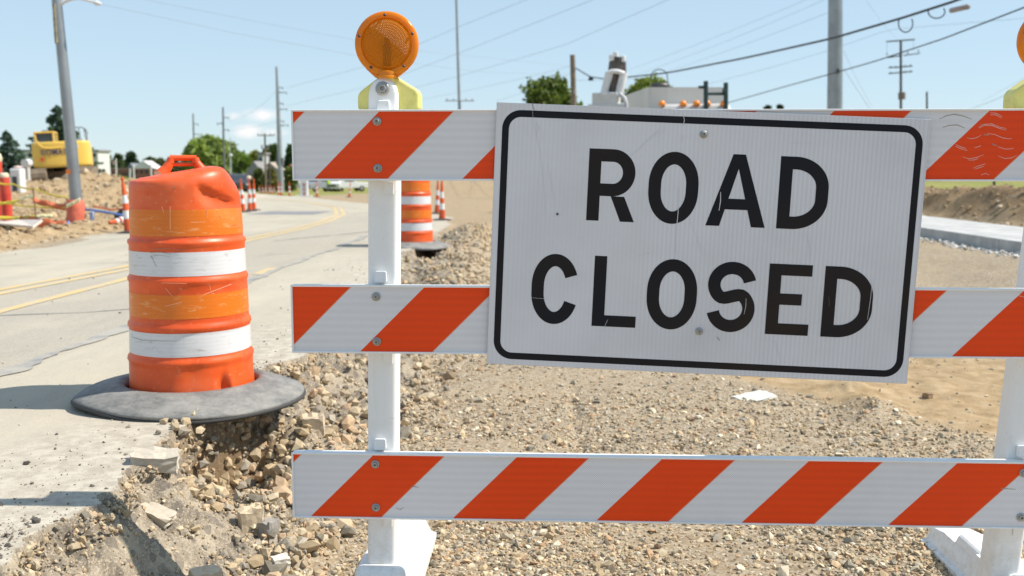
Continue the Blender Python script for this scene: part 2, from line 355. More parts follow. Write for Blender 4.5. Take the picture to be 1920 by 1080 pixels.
def sheeting(name, ca, cb=None, period=.431, start=0.0, rh=.203, band=.05):
    """prismatic retroreflective film: fine cell net, faint horizontal bands, optional 45 degree stripes"""
    k = NM(name); x, y, z = k.sepv(k.coord())
    a = k.math('SINE', k.math('MULTIPLY', k.math('ADD', x, z), 520)); b = k.math('SINE', k.math('MULTIPLY', k.math('SUBTRACT', x, z), 520))
    cell = k.math('ABSOLUTE', k.math('MULTIPLY', a, b))
    lines = k.ramp(cell, [(.0, 1.0), (.30, 0.0)])
    bands = k.math('SINE', k.math('MULTIPLY', k.math('ADD', z, k.math('MULTIPLY', k.noise(3, 2, .5), .010)), 2 * math.pi / .022))
    nn = k.noise(5, 5, .6)
    col = ca
    if cb is not None:
        ph = k.math('FRACT', k.math('DIVIDE', k.math('SUBTRACT', k.math('ADD', x, k.math('SUBTRACT', rh / 2, z)), start), period))
        st = k.ramp(ph, [(0.0, 1.0), (.5, 0.0)], 'CONSTANT')
        edge = k.ramp(ph, [(0, 0.0), (.494, 0.0), (.496, 1.0), (.503, 1.0), (.505, 0.0)])
        col = k.mix(st, ca, cb); col = k.mix(k.math('MULTIPLY', edge, .6), col, (.62, .48, .36))
    col = k.mix(k.math('MULTIPLY', lines, .55), col, k.mix(1.0, col, (1.55, 1.5, 1.45), 'MULTIPLY'))
    col = k.mix(k.math('MULTIPLY', k.math('MULTIPLY', k.math('ADD', bands, 1.0), k.noise(2.2, 2, .5)), band * 4), col, k.mix(1.0, col, (.72, .70, .70), 'MULTIPLY'))
    col = k.mix(k.ramp(nn, [(.5, 0.0), (.8, .35)]), col, k.mix(1.0, col, (.86, .84, .80), 'MULTIPLY'))
    scuff = k.ramp(k.noise(24, 6, .75, k.map((1, 1, 3.5), (.3, 0, start * 9))), [(.69, 0.0), (.73, .5)])
    col = k.mix(scuff, col, (.40, .36, .30))
    k.base(col, .40, .0, .22); return k.m
WHT = (.67, .67, .69); ORG = (.78, .062, .007)

# ------------------------------------------------------------------ ground sheet
def make_ground():
    ang = np.concatenate([np.linspace(-180, -44, 46), np.linspace(-43, -31, 60), np.arange(-30.8, 31, .11), np.linspace(31.2, 44, 62), np.linspace(46, 178, 45)])
    ang = np.unique(np.round(ang, 4)); na = len(ang)
    rad = [.35]
    while rad[-1] < 3000:
        r = rad[-1]
        rad.append(r * (1 + (.05 if r < 1.7 else .0045 if r < 9 else .007 if r < 26 else .012 if r < 70 else .05)))
    rad = np.array(rad); nr = len(rad)
    A, Rr = np.meshgrid(np.radians(ang), rad)
    X = Rr * np.sin(A); Y = Rr * np.cos(A); Z = height(X, Y)
    V = np.stack([X, Y, Z], -1).reshape(-1, 3)
    i = np.arange(nr - 1)[:, None] * na; j = np.arange(na)[None, :]; j2 = (j + 1) % na
    Fq = np.stack([i + j, i + j2, i + na + j2, i + na + j], -1).reshape(-1, 4)
    # centre cap
    V = np.vstack([V, [[0, 0, height(np.array([0.]), np.array([0.]))[0]]]]); ci = len(V) - 1
    jj = np.arange(na); Ft = np.stack([np.full(na, ci), (jj + 1) % na, jj], -1)
    cx = V[Fq][:, :, 0].mean(1); cy = V[Fq][:, :, 1].mean(1)
    dv = dedge(V[:, 0], V[:, 1])[Fq].max(1)
    road = is_road(cx, cy) & ((dv < 0) | (cy > 22))
    lawn = ((cx > 11.0 + fbm(cx, cy, 1.0, 3) * .5) & (cy > 2)) | ((np.hypot(cx, cy) > 300)) | ((np.hypot(cx, cy) > 95) & (cx < -13)) | ((cx < ed(cy, LEFT) - .6) & (cx > -15.5 - (cy - 36) * .3) & (cy > 48)) | ((cy > 62) & (cx < -13))
    lawn &= ~road
    x, y = V[:, 0], V[:, 1]; d = dedge(x, y)
    # zone colours: for road R = worn lane, G = broken margin ; for ground R = earth, G = rubble, B = dark soil of the bank and shade painted into the drum hollows
    lane = sst(-2.7, -3.0, x + .1 * fbm(x, y, 2, 3)) * (1 - sst(-4.5, -4.9, -(-x) if False else x * 0 - 9)) 
    lane = sst(-2.35, -2.55, x - .02 * (y - 6)) * (1 - sst(3.95, 4.2, -x + .0 * y))
    margin = sst(-.75, -.15, d + .25 * fbm(x, y, 2.1, 4, .6, 90))
    zr = np.stack([lane, margin, np.zeros_like(x)], -1)
    rubz = (1 - sst(.75, 1.05, d / (.5 + .15 * fbm(x, y, 2, 3, .5, 95)))) * (1 - sst(14, 20, y)) * (d > -.2)
    bank = sst(8.1, 8.8, x) * (1 - sst(11.3, 11.8, x))
    cav_shade = np.exp(-(((x + 1.12) / .24) ** 2 + ((y - 3.98) / .32) ** 2) ** 2) + np.exp(-(((x + 1.08) / .2) ** 2 + ((y - 12.55) / .5) ** 2) ** 2)  # undercut shade of both drum hollows, put in as dark brown colour
    zg = np.stack([dirtzone(x, y), np.clip(rubz, 0, 1), np.clip(bank + cav_shade * (d > 0), 0, 1)], -1)
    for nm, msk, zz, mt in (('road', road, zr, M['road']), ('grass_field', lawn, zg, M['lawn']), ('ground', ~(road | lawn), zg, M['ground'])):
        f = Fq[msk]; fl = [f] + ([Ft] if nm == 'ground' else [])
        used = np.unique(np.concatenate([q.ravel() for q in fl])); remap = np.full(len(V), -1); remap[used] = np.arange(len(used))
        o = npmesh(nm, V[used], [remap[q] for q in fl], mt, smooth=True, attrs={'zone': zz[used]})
        tag(o, kind='structure')
make_ground()

def H1(x, y): return float(height(np.array([float(x)]), np.array([float(y)]))[0])
# painted lines and sealed cracks laid 4 mm over the road
def strip(name, pts, w, mat, dz=.004, label=None, sub=40, jit=0.0, wj=0.0, seed=1):
    rs = np.random.RandomState(seed); P = []
    for a, b in zip(pts[:-1], pts[1:]):
        for t in np.linspace(0, 1, sub, endpoint=False): P.append((a[0] + (b[0] - a[0]) * t, a[1] + (b[1] - a[1]) * t))
    P.append(pts[-1]); P = np.array(P)
    if jit: P[:, 0] += fbm(P[:, 0] * 0 + seed, P[:, 1], 1.4, 4, .6, seed) * jit
    T = np.gradient(P, axis=0); T /= np.linalg.norm(T, axis=1)[:, None]; Nn = np.stack([T[:, 1], -T[:, 0]], -1)
    ww = w / 2 * (1 + wj * fbm(P[:, 0] * 0 + seed + 9, P[:, 1], 3, 3, .6, seed + 3))
    Lf = P - Nn * ww[:, None]; Rt = P + Nn * ww[:, None]; n = len(P)
    Q = np.vstack([Lf, Rt]); z = height(Q[:, 0], Q[:, 1]) + dz
    V = np.column_stack([Q, z]); i = np.arange(n - 1); Fq = np.stack([i, i + n, i + n + 1, i + 1], -1)
    o = npmesh(name, V, Fq, mat); tag(o, kind='structure'); return o
YL = [(-4.75, -1), (-4.55, 3), (-4.2, 8), (-3.9, 10), (-3.75, 13.5), (-3.72, 17.2), (-3.85, 20.5), (-4.3, 25), (-5.6, 32), (-8.4, 41), (-12.5, 50), (-17, 58)]
strip('lane_marking', [(x - .09, y) for x, y in YL], .10, M['yellow_paint'], seed=2)
strip('lane_marking', [(x + .09, y) for x, y in YL], .10, M['yellow_paint'], seed=3)
strip('lane_marking', [(-3.62, 6.6), (-3.52, 8.9), (-3.45, 10.5)], .10, M['yellow_paint'], seed=4)
strip('lane_marking', [(-2.42, 9.4), (-2.42, 10.0)], .10, M['yellow_paint'], seed=5)
strip('crack_filler', [(-2.95, 2.6), (-2.7, 4.0), (-2.50, 4.9), (-2.42, 6.1), (-2.33, 7.6), (-2.37, 9.2), (-2.2, 12.6), (-2.15, 16)], .085, M['filler'], dz=.005, jit=.09, wj=1.3, seed=6)
strip('crack_filler', [(-5.2, 6.3), (-4.1, 6.6), (-3.0, 6.9), (-2.4, 7.3)], .022, M['filler'], dz=.005, wj=1.2, seed=7)
strip('crack_filler', [(-5.6, 10.2), (-4.4, 10.5), (-3.4, 11.0), (-2.6, 11.8)], .03, M['filler'], dz=.005, wj=1.2, seed=8)
strip('crack_filler', [(-3.3, 13.8), (-2.6, 15.6), (-2.0, 17.6), (-1.5, 19)], .05, M['filler'], dz=.005, wj=1.0, seed=9)
strip('crack_filler', [(-5.6, 15), (-4.6, 14.2), (-4.1, 13.2)], .03, M['filler'], dz=.005, wj=1.2, seed=19)
strip('asphalt_patch', [(-6.7, 26.4), (-5.0, 26.4)], 2.6, M['patch'], dz=.006, seed=10)

# new pavement slab on the right
k = NM('new_concrete'); n = k.noise(3, 5, .6); k.base(k.mix(k.ramp(n, [(.35, 0.0), (.65, 1.0)]), (.34, .345, .34), (.52, .51, .48)), .85); k.bump(n, .2, .01); M['concrete'] = k.m
mb = MB()
for y0 in np.arange(4, 44, 3.0): mb.box((7.17, y0 + 1.5, .24), (1.62, 2.985, .40), bev=.012)
tag(mb.build('pavement', M['concrete']), kind='structure')
print('ground done')

# ------------------------------------------------------------------ stones
_g = (1 + 5 ** .5) / 2
_c = np.array([(-1, _g, 0), (1, _g, 0), (-1, -_g, 0), (1, -_g, 0), (0, -1, _g), (0, 1, _g), (0, -1, -_g), (0, 1, -_g), (_g, 0, -1), (_g, 0, 1), (-_g, 0, -1), (-_g, 0, 1)], float) / 3.4
_ft = np.array([(0, 11, 5), (0, 5, 1), (0, 1, 7), (0, 7, 10), (0, 10, 11), (1, 5, 9), (5, 11, 4), (11, 10, 2), (10, 7, 6), (7, 1, 8), (3, 9, 4), (3, 4, 2), (3, 2, 6), (3, 6, 8), (3, 8, 9), (4, 9, 5), (2, 4, 11), (6, 2, 10), (8, 6, 7), (9, 8, 1)])
PAL = np.array([(.62, .50, .34), (.54, .43, .285), (.68, .585, .43), (.46, .415, .33), (.36, .335, .285), (.78, .71, .58), (.50, .34, .22), (.53, .455, .34), (.26, .22, .17), (.64, .49, .335)]) * np.array([.88, .855, .80])
def stones(name, x, y, size, sink=.25, pal=PAL, seed=1, flat=.65, w=None, zz=None):
    rs = np.random.RandomState(seed); n = len(x)
    V = np.repeat(_c[None], n, 0) * (1 + rs.uniform(-.38, .30, (n, 12, 1))) + rs.uniform(-.07, .07, (n, 12, 3))
    V *= rs.uniform(.65, 1.25, (n, 1, 3)) * np.array([1, 1, flat])
    q = rs.normal(size=(n, 4)) * np.array([1, .30, .30, 1.0]); q /= np.linalg.norm(q, axis=1)[:, None]
    w_, a, b, c = q.T
    Rm = np.stack([1 - 2 * (b * b + c * c), 2 * (a * b - c * w_), 2 * (a * c + b * w_), 2 * (a * b + c * w_), 1 - 2 * (a * a + c * c), 2 * (b * c - a * w_), 2 * (a * c - b * w_), 2 * (b * c + a * w_), 1 - 2 * (a * a + b * b)], -1).reshape(n, 3, 3)
    V = np.einsum('nij,nkj->nki', Rm, V) * size[:, None, None]
    z = height(x, y) + size * flat * (.5 - sink)
    if zz is not None: z = np.where(np.isnan(zz), z, zz)
    V += np.stack([x, y, z], -1)[:, None, :]
    Fi = (_ft[None] + (np.arange(n) * 12)[:, None, None]).reshape(-1, 3)
    ci = rs.choice(len(pal), n, p=w); col = pal[ci] * rs.uniform(.78, 1.15, (n, 1))
    return npmesh(name, V.reshape(-1, 3), Fi, M['stone'], attrs={'tint': np.repeat(col, 12, 0)})
rs = np.random.RandomState(11)
def scatter(n, y0, y1, fn, pw=1.0, xm=None):
    """even in view angle so that nearer ground gets more stones per square metre"""
    u = rs.rand(n); y = (y0 ** (-pw) + u * (y1 ** (-pw) - y0 ** (-pw))) ** (-1 / pw)
    lo, hi = (-.72, .62) if xm is None else xm
    x = rs.uniform(lo, hi, n) * (y + .4)
    k = rs.rand(n) < fn(x, y); return x[k], y[k]
def gravel_p(x, y):
    d = dedge(x, y); return sst(.25, .6, d) * (1 - .93 * dirtzone(x, y)) * (x < 6.1) * (.30 + .70 * sst(-.28, .10, fbm(x, y, 1.15, 4, .6, 140)))
X, Y = scatter(150000, 1.9, 9.0, gravel_p, 1.0, (-.5, .62))
S = np.clip(rs.lognormal(math.log(.0098), .50, len(X)), .004, .042) * (1 + .06 * np.clip(Y - 3, 0, 6))
tag(stones('gravel', X, Y, S, .28, seed=3, flat=.6), 'loose crushed tan and grey gravel covering the excavated road bed', 'gravel', kind='stuff')
def talus_p(x, y):
    d = dedge(x, y); return sst(-.01, .03, d) * (1 - sst(.50, .80, d + .25 * fbm(x, y, 2.2, 3, .5, 5)))
PR = np.array([(.56, .46, .32), (.48, .38, .25), (.62, .53, .39), (.38, .34, .28), (.27, .245, .20), (.58, .43, .29), (.50, .40, .27)]) * np.array([.92, .90, .86])
X1, Y1 = scatter(60000, 2.0, 19, talus_p, .8, (-.72, .05))
S1 = np.clip(rs.lognormal(math.log(.0155), .60, len(X1)), .006, .070) * np.where(Y1 < 3.5, .32 + .68 * sst(.26, .42, dedge(X1, Y1)), 1) * (1 + .05 * np.clip(Y1 - 3, 0, 8))
ridge = (rs.uniform(-1.1, .1, 2600), rs.uniform(7.5, 17, 2600))
X1 = np.concatenate([X1, ridge[0]]); Y1 = np.concatenate([Y1, ridge[1]]); S1 = np.concatenate([S1, np.clip(rs.lognormal(math.log(.026), .5, 2600), .012, .08)])
# aggregate standing proud of the broken slab face
ye = rs.uniform(2.0, 9.0, 60000); ye = ye[rs.rand(len(ye)) < (3.2 / (ye + .4)) ** 1.6 * .9]; xe = ed(ye, EDGE) + rs.uniform(-.22, .30, len(ye)); de = dedge(xe, ye); kq = (de > -.004) & (de < .045); xe, ye, de = xe[kq], ye[kq], de[kq]
cavm = np.exp(-((ye - 3.95) / .3) ** 4) * (xe > -1.4); lowz = height(xe + .07, ye); topz = zbase(ye) - .012; ze = lowz + (topz - lowz) * rs.uniform(0, 1, len(ye)); se = np.clip(rs.lognormal(math.log(.011), .5, len(ye)), .005, .035) * (1 + .5 * cavm)
nc = 420; xc = -1.12 + rs.normal(0, .11, nc); yc_ = 3.92 + rs.normal(0, .16, nc); sc2 = np.clip(rs.lognormal(math.log(.028), .45, nc), .012, .07)
X1 = np.concatenate([X1, xe, xc]); Y1 = np.concatenate([Y1, ye, yc_]); ZZ = np.concatenate([np.full(len(S1), np.nan), ze, np.full(nc, np.nan)]); S1 = np.concatenate([S1, se, sc2])
tag(stones('rubble', X1, Y1, S1, .22, PR, seed=4, flat=.85, zz=ZZ), 'broken concrete and stone rubble heaped along the cut road edge', 'rubble', kind='stuff')
def crumb_p(x, y):
    d = dedge(x, y); return (d < -.01) * (np.exp(-((d + .01) / .35) ** 2) * .9 + .04) * (.15 + sst(.0, .5, fbm(x, y, 1.7, 3, .5, 7)))
X2, Y2 = scatter(45000, 2.1, 13, crumb_p, .9, (-.72, .0))
S2 = np.clip(rs.lognormal(math.log(.0045), .60, len(X2)), .002, .030) * (1 + .12 * np.clip(Y2 - 3, 0, 8))
tag(stones('loose_crumbs', X2, Y2, S2, .2, np.array([(.20, .17, .14), (.30, .26, .21), (.45, .40, .33), (.13, .115, .10)]), seed=5, flat=.7), 'dark asphalt crumbs scattered over the pale road margin', 'gravel', kind='stuff')
# clods on the far earth: shoulder left, heap, bank right
n = 9000; yy = rs.uniform(9, 46, n); xx = ed(yy, LEFT) - rs.uniform(.05, 1, n) ** 1.3 * (2 + yy * .42)
S3 = np.clip(rs.lognormal(math.log(.032), .6, n), .012, .15) * (.6 + yy / 28)
x4 = rs.uniform(8.2, 11.2, 2500); y4 = rs.uniform(8, 30, 2500)
xk = 6.36 - np.abs(rs.normal(0, .16, 2600)); yk = rs.uniform(7, 24, 2600)
tag(stones('broken_concrete', xk, yk, np.clip(rs.lognormal(math.log(.022), .6, 2600), .01, .09), .2, np.array([(.62, .60, .56), (.70, .68, .64), (.50, .46, .40)]), seed=8, flat=.5), 'pale crumbled concrete along the foot of the new pavement slab', 'rubble', kind='stuff')
X3 = np.concatenate([xx, x4]); Y3 = np.concatenate([yy, y4]); S3 = np.concatenate([S3, np.clip(rs.lognormal(math.log(.035), .6, 2500), .02, .14)])
tag(stones('earth_clods', X3, Y3, S3, .3, np.array([(.42, .31, .19), (.46, .35, .22), (.36, .26, .15), (.52, .42, .30), (.30, .21, .12)]), seed=6, flat=.8), 'brown clods of dug earth strewn over the verge and banks', 'earth', kind='stuff')

def chunk(name, label, cat, p, dims, rz, seed, tint, group=None, tilt=(0, 0)):
    import bmesh
    rr = random.Random(seed); bm = bmesh.new(); bmesh.ops.create_cube(bm, size=1)
    bmesh.ops.subdivide_edges(bm, edges=bm.edges[:], cuts=3, use_grid_fill=True)
    for v in bm.verts:
        c = v.co; q = 1 - .18 * (abs(c.x) ** 3 + abs(c.y) ** 3) * 2
        v.co = Vector((c.x * dims[0] * q + rr.uniform(-1, 1) * dims[0] * .05, c.y * dims[1] * q + rr.uniform(-1, 1) * dims[1] * .05, c.z * dims[2] + rr.uniform(-1, 1) * dims[2] * .09))
    bmesh.ops.triangulate(bm, faces=bm.faces[:])
    me = bpy.data.meshes.new(name); bm.to_mesh(me); bm.free()
    at = me.attributes.new('tint', 'FLOAT_COLOR', 'POINT'); at.data.foreach_set('color', list((*tint, 1)) * len(me.vertices))
    o = bpy.data.objects.new(name, me); COL.objects.link(o); me.materials.append(M['stone'])
    o.location = (p[0], p[1], H1(p[0], p[1]) + dims[2] * .32); o.rotation_euler = (tilt[0], tilt[1], rz)
    return tag(o, label, cat, group)
GR = 'concrete chunks broken off the road edge'
chunk('concrete_chunk', 'pale jagged concrete chunk lying on the broken road edge below the big drum', 'rubble', (-1.24, 3.36), (.16, .10, .06), .3, 1, (.50, .45, .37), GR, (.1, .1))
chunk('concrete_chunk', 'small pale concrete slab fragment just below the jagged chunk at the road edge', 'rubble', (-1.17, 3.16), (.12, .07, .035), -.2, 2, (.50, .44, .35), GR, (.15, .25))
chunk('concrete_slab_fragment', 'flat whitish concrete slab fragment lying alone on the gravel below the sign', 'rubble', (1.42, 5.70), (.25, .15, .016), .55, 3, (.60, .60, .54), tilt=(.06, -.05))
chunk('rock', 'big tan rock standing upright in the rubble left of the bottom rail', 'rock', (-.93, 3.42), (.085, .07, .10), .4, 4, (.58, .47, .33), GR)
chunk('rock', 'grey rock leaning on the big tan rock in the rubble', 'rock', (-.865, 3.41), (.06, .06, .075), 1.1, 5, (.32, .30, .27), GR)
chunk('rock', 'tan rock lowest in the rubble at the lower edge of the photo', 'rock', (-.96, 2.98), (.085, .07, .07), .9, 6, (.62, .50, .36), GR)
chunk('rock', 'tan boulder among rubble just right of the black drum base', 'rock', (-.88, 4.30), (.10, .08, .085), .2, 7, (.54, .44, .32), GR)
chunk('rock', 'whitish rock in the rubble right beside the tip of the bottom rail', 'rock', (-.78, 3.22), (.06, .05, .045), .5, 8, (.72, .67, .58), GR)
chunk('rock', 'dark lump of dirt alone on the smooth earth at right', 'rock', (2.45, 5.75), (.05, .05, .04), .5, 9, (.33, .23, .14))

# ------------------------------------------------------------------ barricade
BY = R(-2.2); BARR = Matrix.Translation((-.656, 2.91, 0)) @ Matrix.Rotation(BY, 4, 'Z')
bar = thing('road_barricade', 'white three-rail barricade with orange diagonal stripes standing on the gravel', 'barricade', (-.656, 2.91, 0), BY)
M['bolt'] = simple('galvanised', (.42, .42, .40), .45, .5, .25, 40)
M['dark_steel'] = simple('dark_steel', (.10, .10, .10), .5, .7, .2, 20)
RL = 2.44
def bolt(mbx, x, y, z, r=.0085):
    Mx = Matrix.Rotation(R(90), 4, 'X')
    mbx.lathe([(r * 1.5, 0), (r * 1.5, .0025), (r * .95, .003)], 20, (x, y, z), Mx)
    mbx.lathe([(r * .95, .003), (r * .92, .0075), (r * .80, .0082), (r * .50, .0082), (r * .42, .0015), (0.0001, .0012)], 6, (x, y, z), Mx, smooth=False)
# wind-blown scuffs on the right end of the top rail
def arc_strip(pts, w): 
    P = [Vector((p[0], 0, p[1])) for p in pts]; vs = []; n = len(P)
    for i, p in enumerate(P):
        t = (P[min(i + 1, n - 1)] - P[max(i - 1, 0)]).normalized(); nn = Vector((-t.z, 0, t.x)); ww = w * (.25 + .75 * math.sin(math.pi * (i + .5) / n)) / 2
        vs += [p - nn * ww, p + nn * ww]
    return vs, [(2 * i, 2 * i + 2, 2 * i + 3, 2 * i + 1) for i in range(n - 1)]
def bplane(px, py, off=0.0):
    n = np.array([-math.sin(BY), math.cos(BY), 0]); p0 = np.array([-.656, 2.91, 0]) - n * off; r = ray(px, py); t = np.dot(p0 - C0, n) / np.dot(r, n); q = C0 + r * t
    return (float(np.dot(q - p0, [math.cos(BY), math.sin(BY), 0])), float(q[2]))
M['scratch'] = simple('scratch', (.74, .70, .66), .5); M['scratch_dark'] = simple('scratch_dark', (.36, .31, .24), .7); M['scratch_grey'] = simple('scratch_grey', (.66, .66, .68), .5)
arcs_l = [[(1857, 209), (1868, 210), (1880, 216)], [(1857, 213), (1868, 213), (1879, 219)], [(1836, 236), (1845, 231), (1860, 230), (1875, 236), (1888, 239)], [(1836, 238), (1846, 233), (1861, 233), (1876, 239), (1888, 242)], [(1814, 256), (1822, 258), (1832, 256), (1840, 251)], [(1852, 248), (1866, 250), (1880, 256), (1892, 258), (1898, 257)], [(1793, 269), (1804, 274), (1812, 276)], [(1792, 272), (1803, 277), (1815, 280)], [(1828, 275), (1834, 273), (1840, 271)],
          [(1872, 273), (1885, 277), (1895, 277), (1902, 275)], [(1806, 292), (1818, 296), (1832, 293), (1845, 288)], [(1816, 298), (1826, 298), (1835, 295)], [(1872, 290), (1885, 295), (1897, 294), (1907, 289)], [(1825, 313), (1838, 308), (1848, 305)], [(1828, 315), (1838, 312), (1846, 309)], [(1840, 326), (1848, 323), (1856, 326)], [(1900, 548), (1910, 551), (1925, 555)]]
arcs_d = [[(1762, 221), (1775, 215), (1790, 212), (1805, 215), (1822, 221)], [(1768, 237), (1780, 233), (1795, 232), (1810, 238)], [(1845, 250), (1851, 251), (1856, 250)], [(1860, 267), (1866, 270), (1871, 271)], [(770, 913), (777, 911), (785, 914)], [(742, 952), (750, 955), (757, 951)], [(1877, 910), (1888, 911), (1905, 912)], [(1840, 231), (1846, 233)]]
for i, (u0, zc, slope, start) in enumerate(((.019, 1.4205, -.0008, .277), (.004, .9125, -.0012, .402), (-.007, .4055, -.0022, .243))):
    e = empty('rail', (u0, 0, zc), 0, bar); e.rotation_euler = (0, -slope, 0)
    h = .203; t = .034; lip = .0055
    mb = MB()
    # hollow rail with a raised lip round the film
    mb.box((RL / 2, t / 2 + .003, 0), (RL, t, h - .002), bev=.004)
    for (cz, hz) in ((h / 2 - lip / 2, lip), (-h / 2 + lip / 2, lip)): mb.box((RL / 2, .0005, cz), (RL, .006, hz), bev=.0012)
    for cx in (lip / 2, RL - lip / 2): mb.box((cx, .0006, 0), (lip, .0058, h - 2.1 * lip), bev=.001)
    mb.build('rail_body', M['white_plastic'], e)
    sh = MB(); hh = h / 2 - lip; sh.add([(lip, .0022, -hh), (RL - lip, .0022, -hh), (RL - lip, .0022, hh), (lip, .0022, hh)], [(0, 1, 2, 3)])
    nk_ = 0
    for arr, w, mi in ((arcs_l, .0011, 1), (arcs_d, .0026, 2)):
        for a in arr:
            pts = [bplane(*p) for p in a]
            if abs(pts[0][1] - zc) > .11: continue
            pts = [(p[0] - u0, p[1] - zc + slope * p[0]) for p in pts]; v, f = arc_strip(pts, w); nk_ += 1
            sh.add([(q.x, .0020 - .00002 * nk_, q.z) for q in v], f, mi=mi)
    sh.build('striped_film', [sheeting('rail_film_%d' % i, WHT, ORG, .431, start - u0 - .431 * 2 + (.0025), .203), M['scratch'], M['scratch_dark']], e)
    for bu, dz in ((.268, .068), (.268, -.066), (2.155, .068), (2.155, -.066)):
        bo = MB(); bolt(bo, bu - u0 - (0.0 if bu > 1 else i * .011), .0015, dz, .0085); bo.build('bolt', M['bolt'], e)
# posts: square tube, rounded top on a bracket that carries the light
def post(u_top, u_bot):
    e = empty('post', (0, 0, 0), 0, bar); mb = MB(); zt, zb = 1.56, .10; w = .088; yc = .037 + w / 2 + .003
    def ring(z, hw, hy, r=.012):
        u = u_bot + (u_top - u_bot) * (z - zb) / (zt - zb); out = []
        for (sx, sy, a0) in ((1, 1, 0), (-1, 1, 90), (-1, -1, 180), (1, -1, 270)):
            for a in (0, 30, 60, 90): out.append(Vector((u + sx * (hw - r) + r * math.cos(R(a0 + a)), yc + sy * (hy - r) + r * math.sin(R(a0 + a)), z)))
        return out
    rings = [ring(z, w / 2, w / 2) for z in (zb, .3, .5, .8, 1.1, 1.4, zt)]
    # half-round head
    for a in range(10, 91, 10):
        rings.append(ring(zt + .058 * math.sin(R(a)), max(w / 2 * math.cos(R(a)), .006), w / 2 * (1 if a < 60 else .9), min(.012, max(w / 2 * math.cos(R(a)), .006) * .7)))
    n = 16; vs = [v for r_ in rings for v in r_]; fs = [(i * n + j, i * n + (j + 1) % n, (i + 1) * n + (j + 1) % n, (i + 1) * n + j) for i in range(len(rings) - 1) for j in range(n)]
    mb.add(vs, fs, True); mb.add(rings[-1], [tuple(range(n))]); mb.build('upright', M['white_plastic'], e)
    b = MB(); bolt(b, u_top, yc - w / 2 - .001, 1.584, .0135); b.build('bolt', M['bolt'], e)
    for z in (1.04, .532): 
        cl_ = MB(); u = u_bot + (u_top - u_bot) * (z - zb) / (zt - zb); cl_.box((u - .003, yc - w / 2 - .011, z - .005), (.036, .022, .034), bev=.005, taper=(.95, .7)); cl_.build('rail_clip', M['white_plastic'], e)
    for z in (1.296, .283, .79):
        cl_ = MB(); u = u_bot + (u_top - u_bot) * (z - zb) / (zt - zb); cl_.box((u + .018, yc - w / 2 - .002, z), (.03, .006, .036), bev=.002); cl_.build('rail_clip', M['white_plastic'], e)
    cl_ = MB()
    cl_.box((u_top + .004, yc - w / 2 - .007, 1.536), (.042, .014, .030), bev=.004, taper=(.8, .8))
    cl_.build('rail_clip', M['white_plastic'], e)
post(.279, .252); post(2.236, 2.136)
def foot(u):
    e = empty('foot', (u, 0, 0), 0, bar); mb = MB()
    def sec(y, w, h, zt0=.0):
        return [(-w / 2, y, 0), (-w / 2, y, h * .28), (-w / 2 + .018, y, h * .34), (-w * .30, y, h), (w * .30, y, h), (w / 2 - .018, y, h * .34), (w / 2, y, h * .28), (w / 2, y, 0)]
    prof = [(-.60, .19, .03), (-.58, .20, .055), (-.50, .205, .075), (-.16, .205, .085), (-.13, .205, .11), (.20, .205, .11), (.23, .205, .085), (.46, .205, .085), (.57, .20, .065), (.60, .17, .03)]
    vs = []; n = 8
    for y, w, h in prof: vs += sec(y + .08, w, h)
    fs = [(i * n + j, (i + 1) * n + j, (i + 1) * n + (j + 1) % n, i * n + (j + 1) % n) for i in range(len(prof) - 1) for j in range(n)]
    fs += [tuple(range(n)), tuple(reversed(range((len(prof) - 1) * n, len(prof) * n)))]
    mb.add(vs, fs)
    mb.build('base_skid', M['white_plastic'], e)
    s = MB(); s.box((0, .083, .095), (.172, .20, .10), bev=.018, taper=(.86, .9)); s.build('socket', M['white_plastic'], e)
    s = MB(); s.box((0, -.10, .07), (.16, .16, .085), bev=.015, taper=(.8, .85)); s.build('ballast_pad', M['white_plastic'], e); s = MB(); s.box((0, .34, .083), (.14, .26, .07), bev=.015, taper=(.72, .85)); s.build('ballast_pad', M['white_plastic'], e)
foot(.252); foot(2.215)

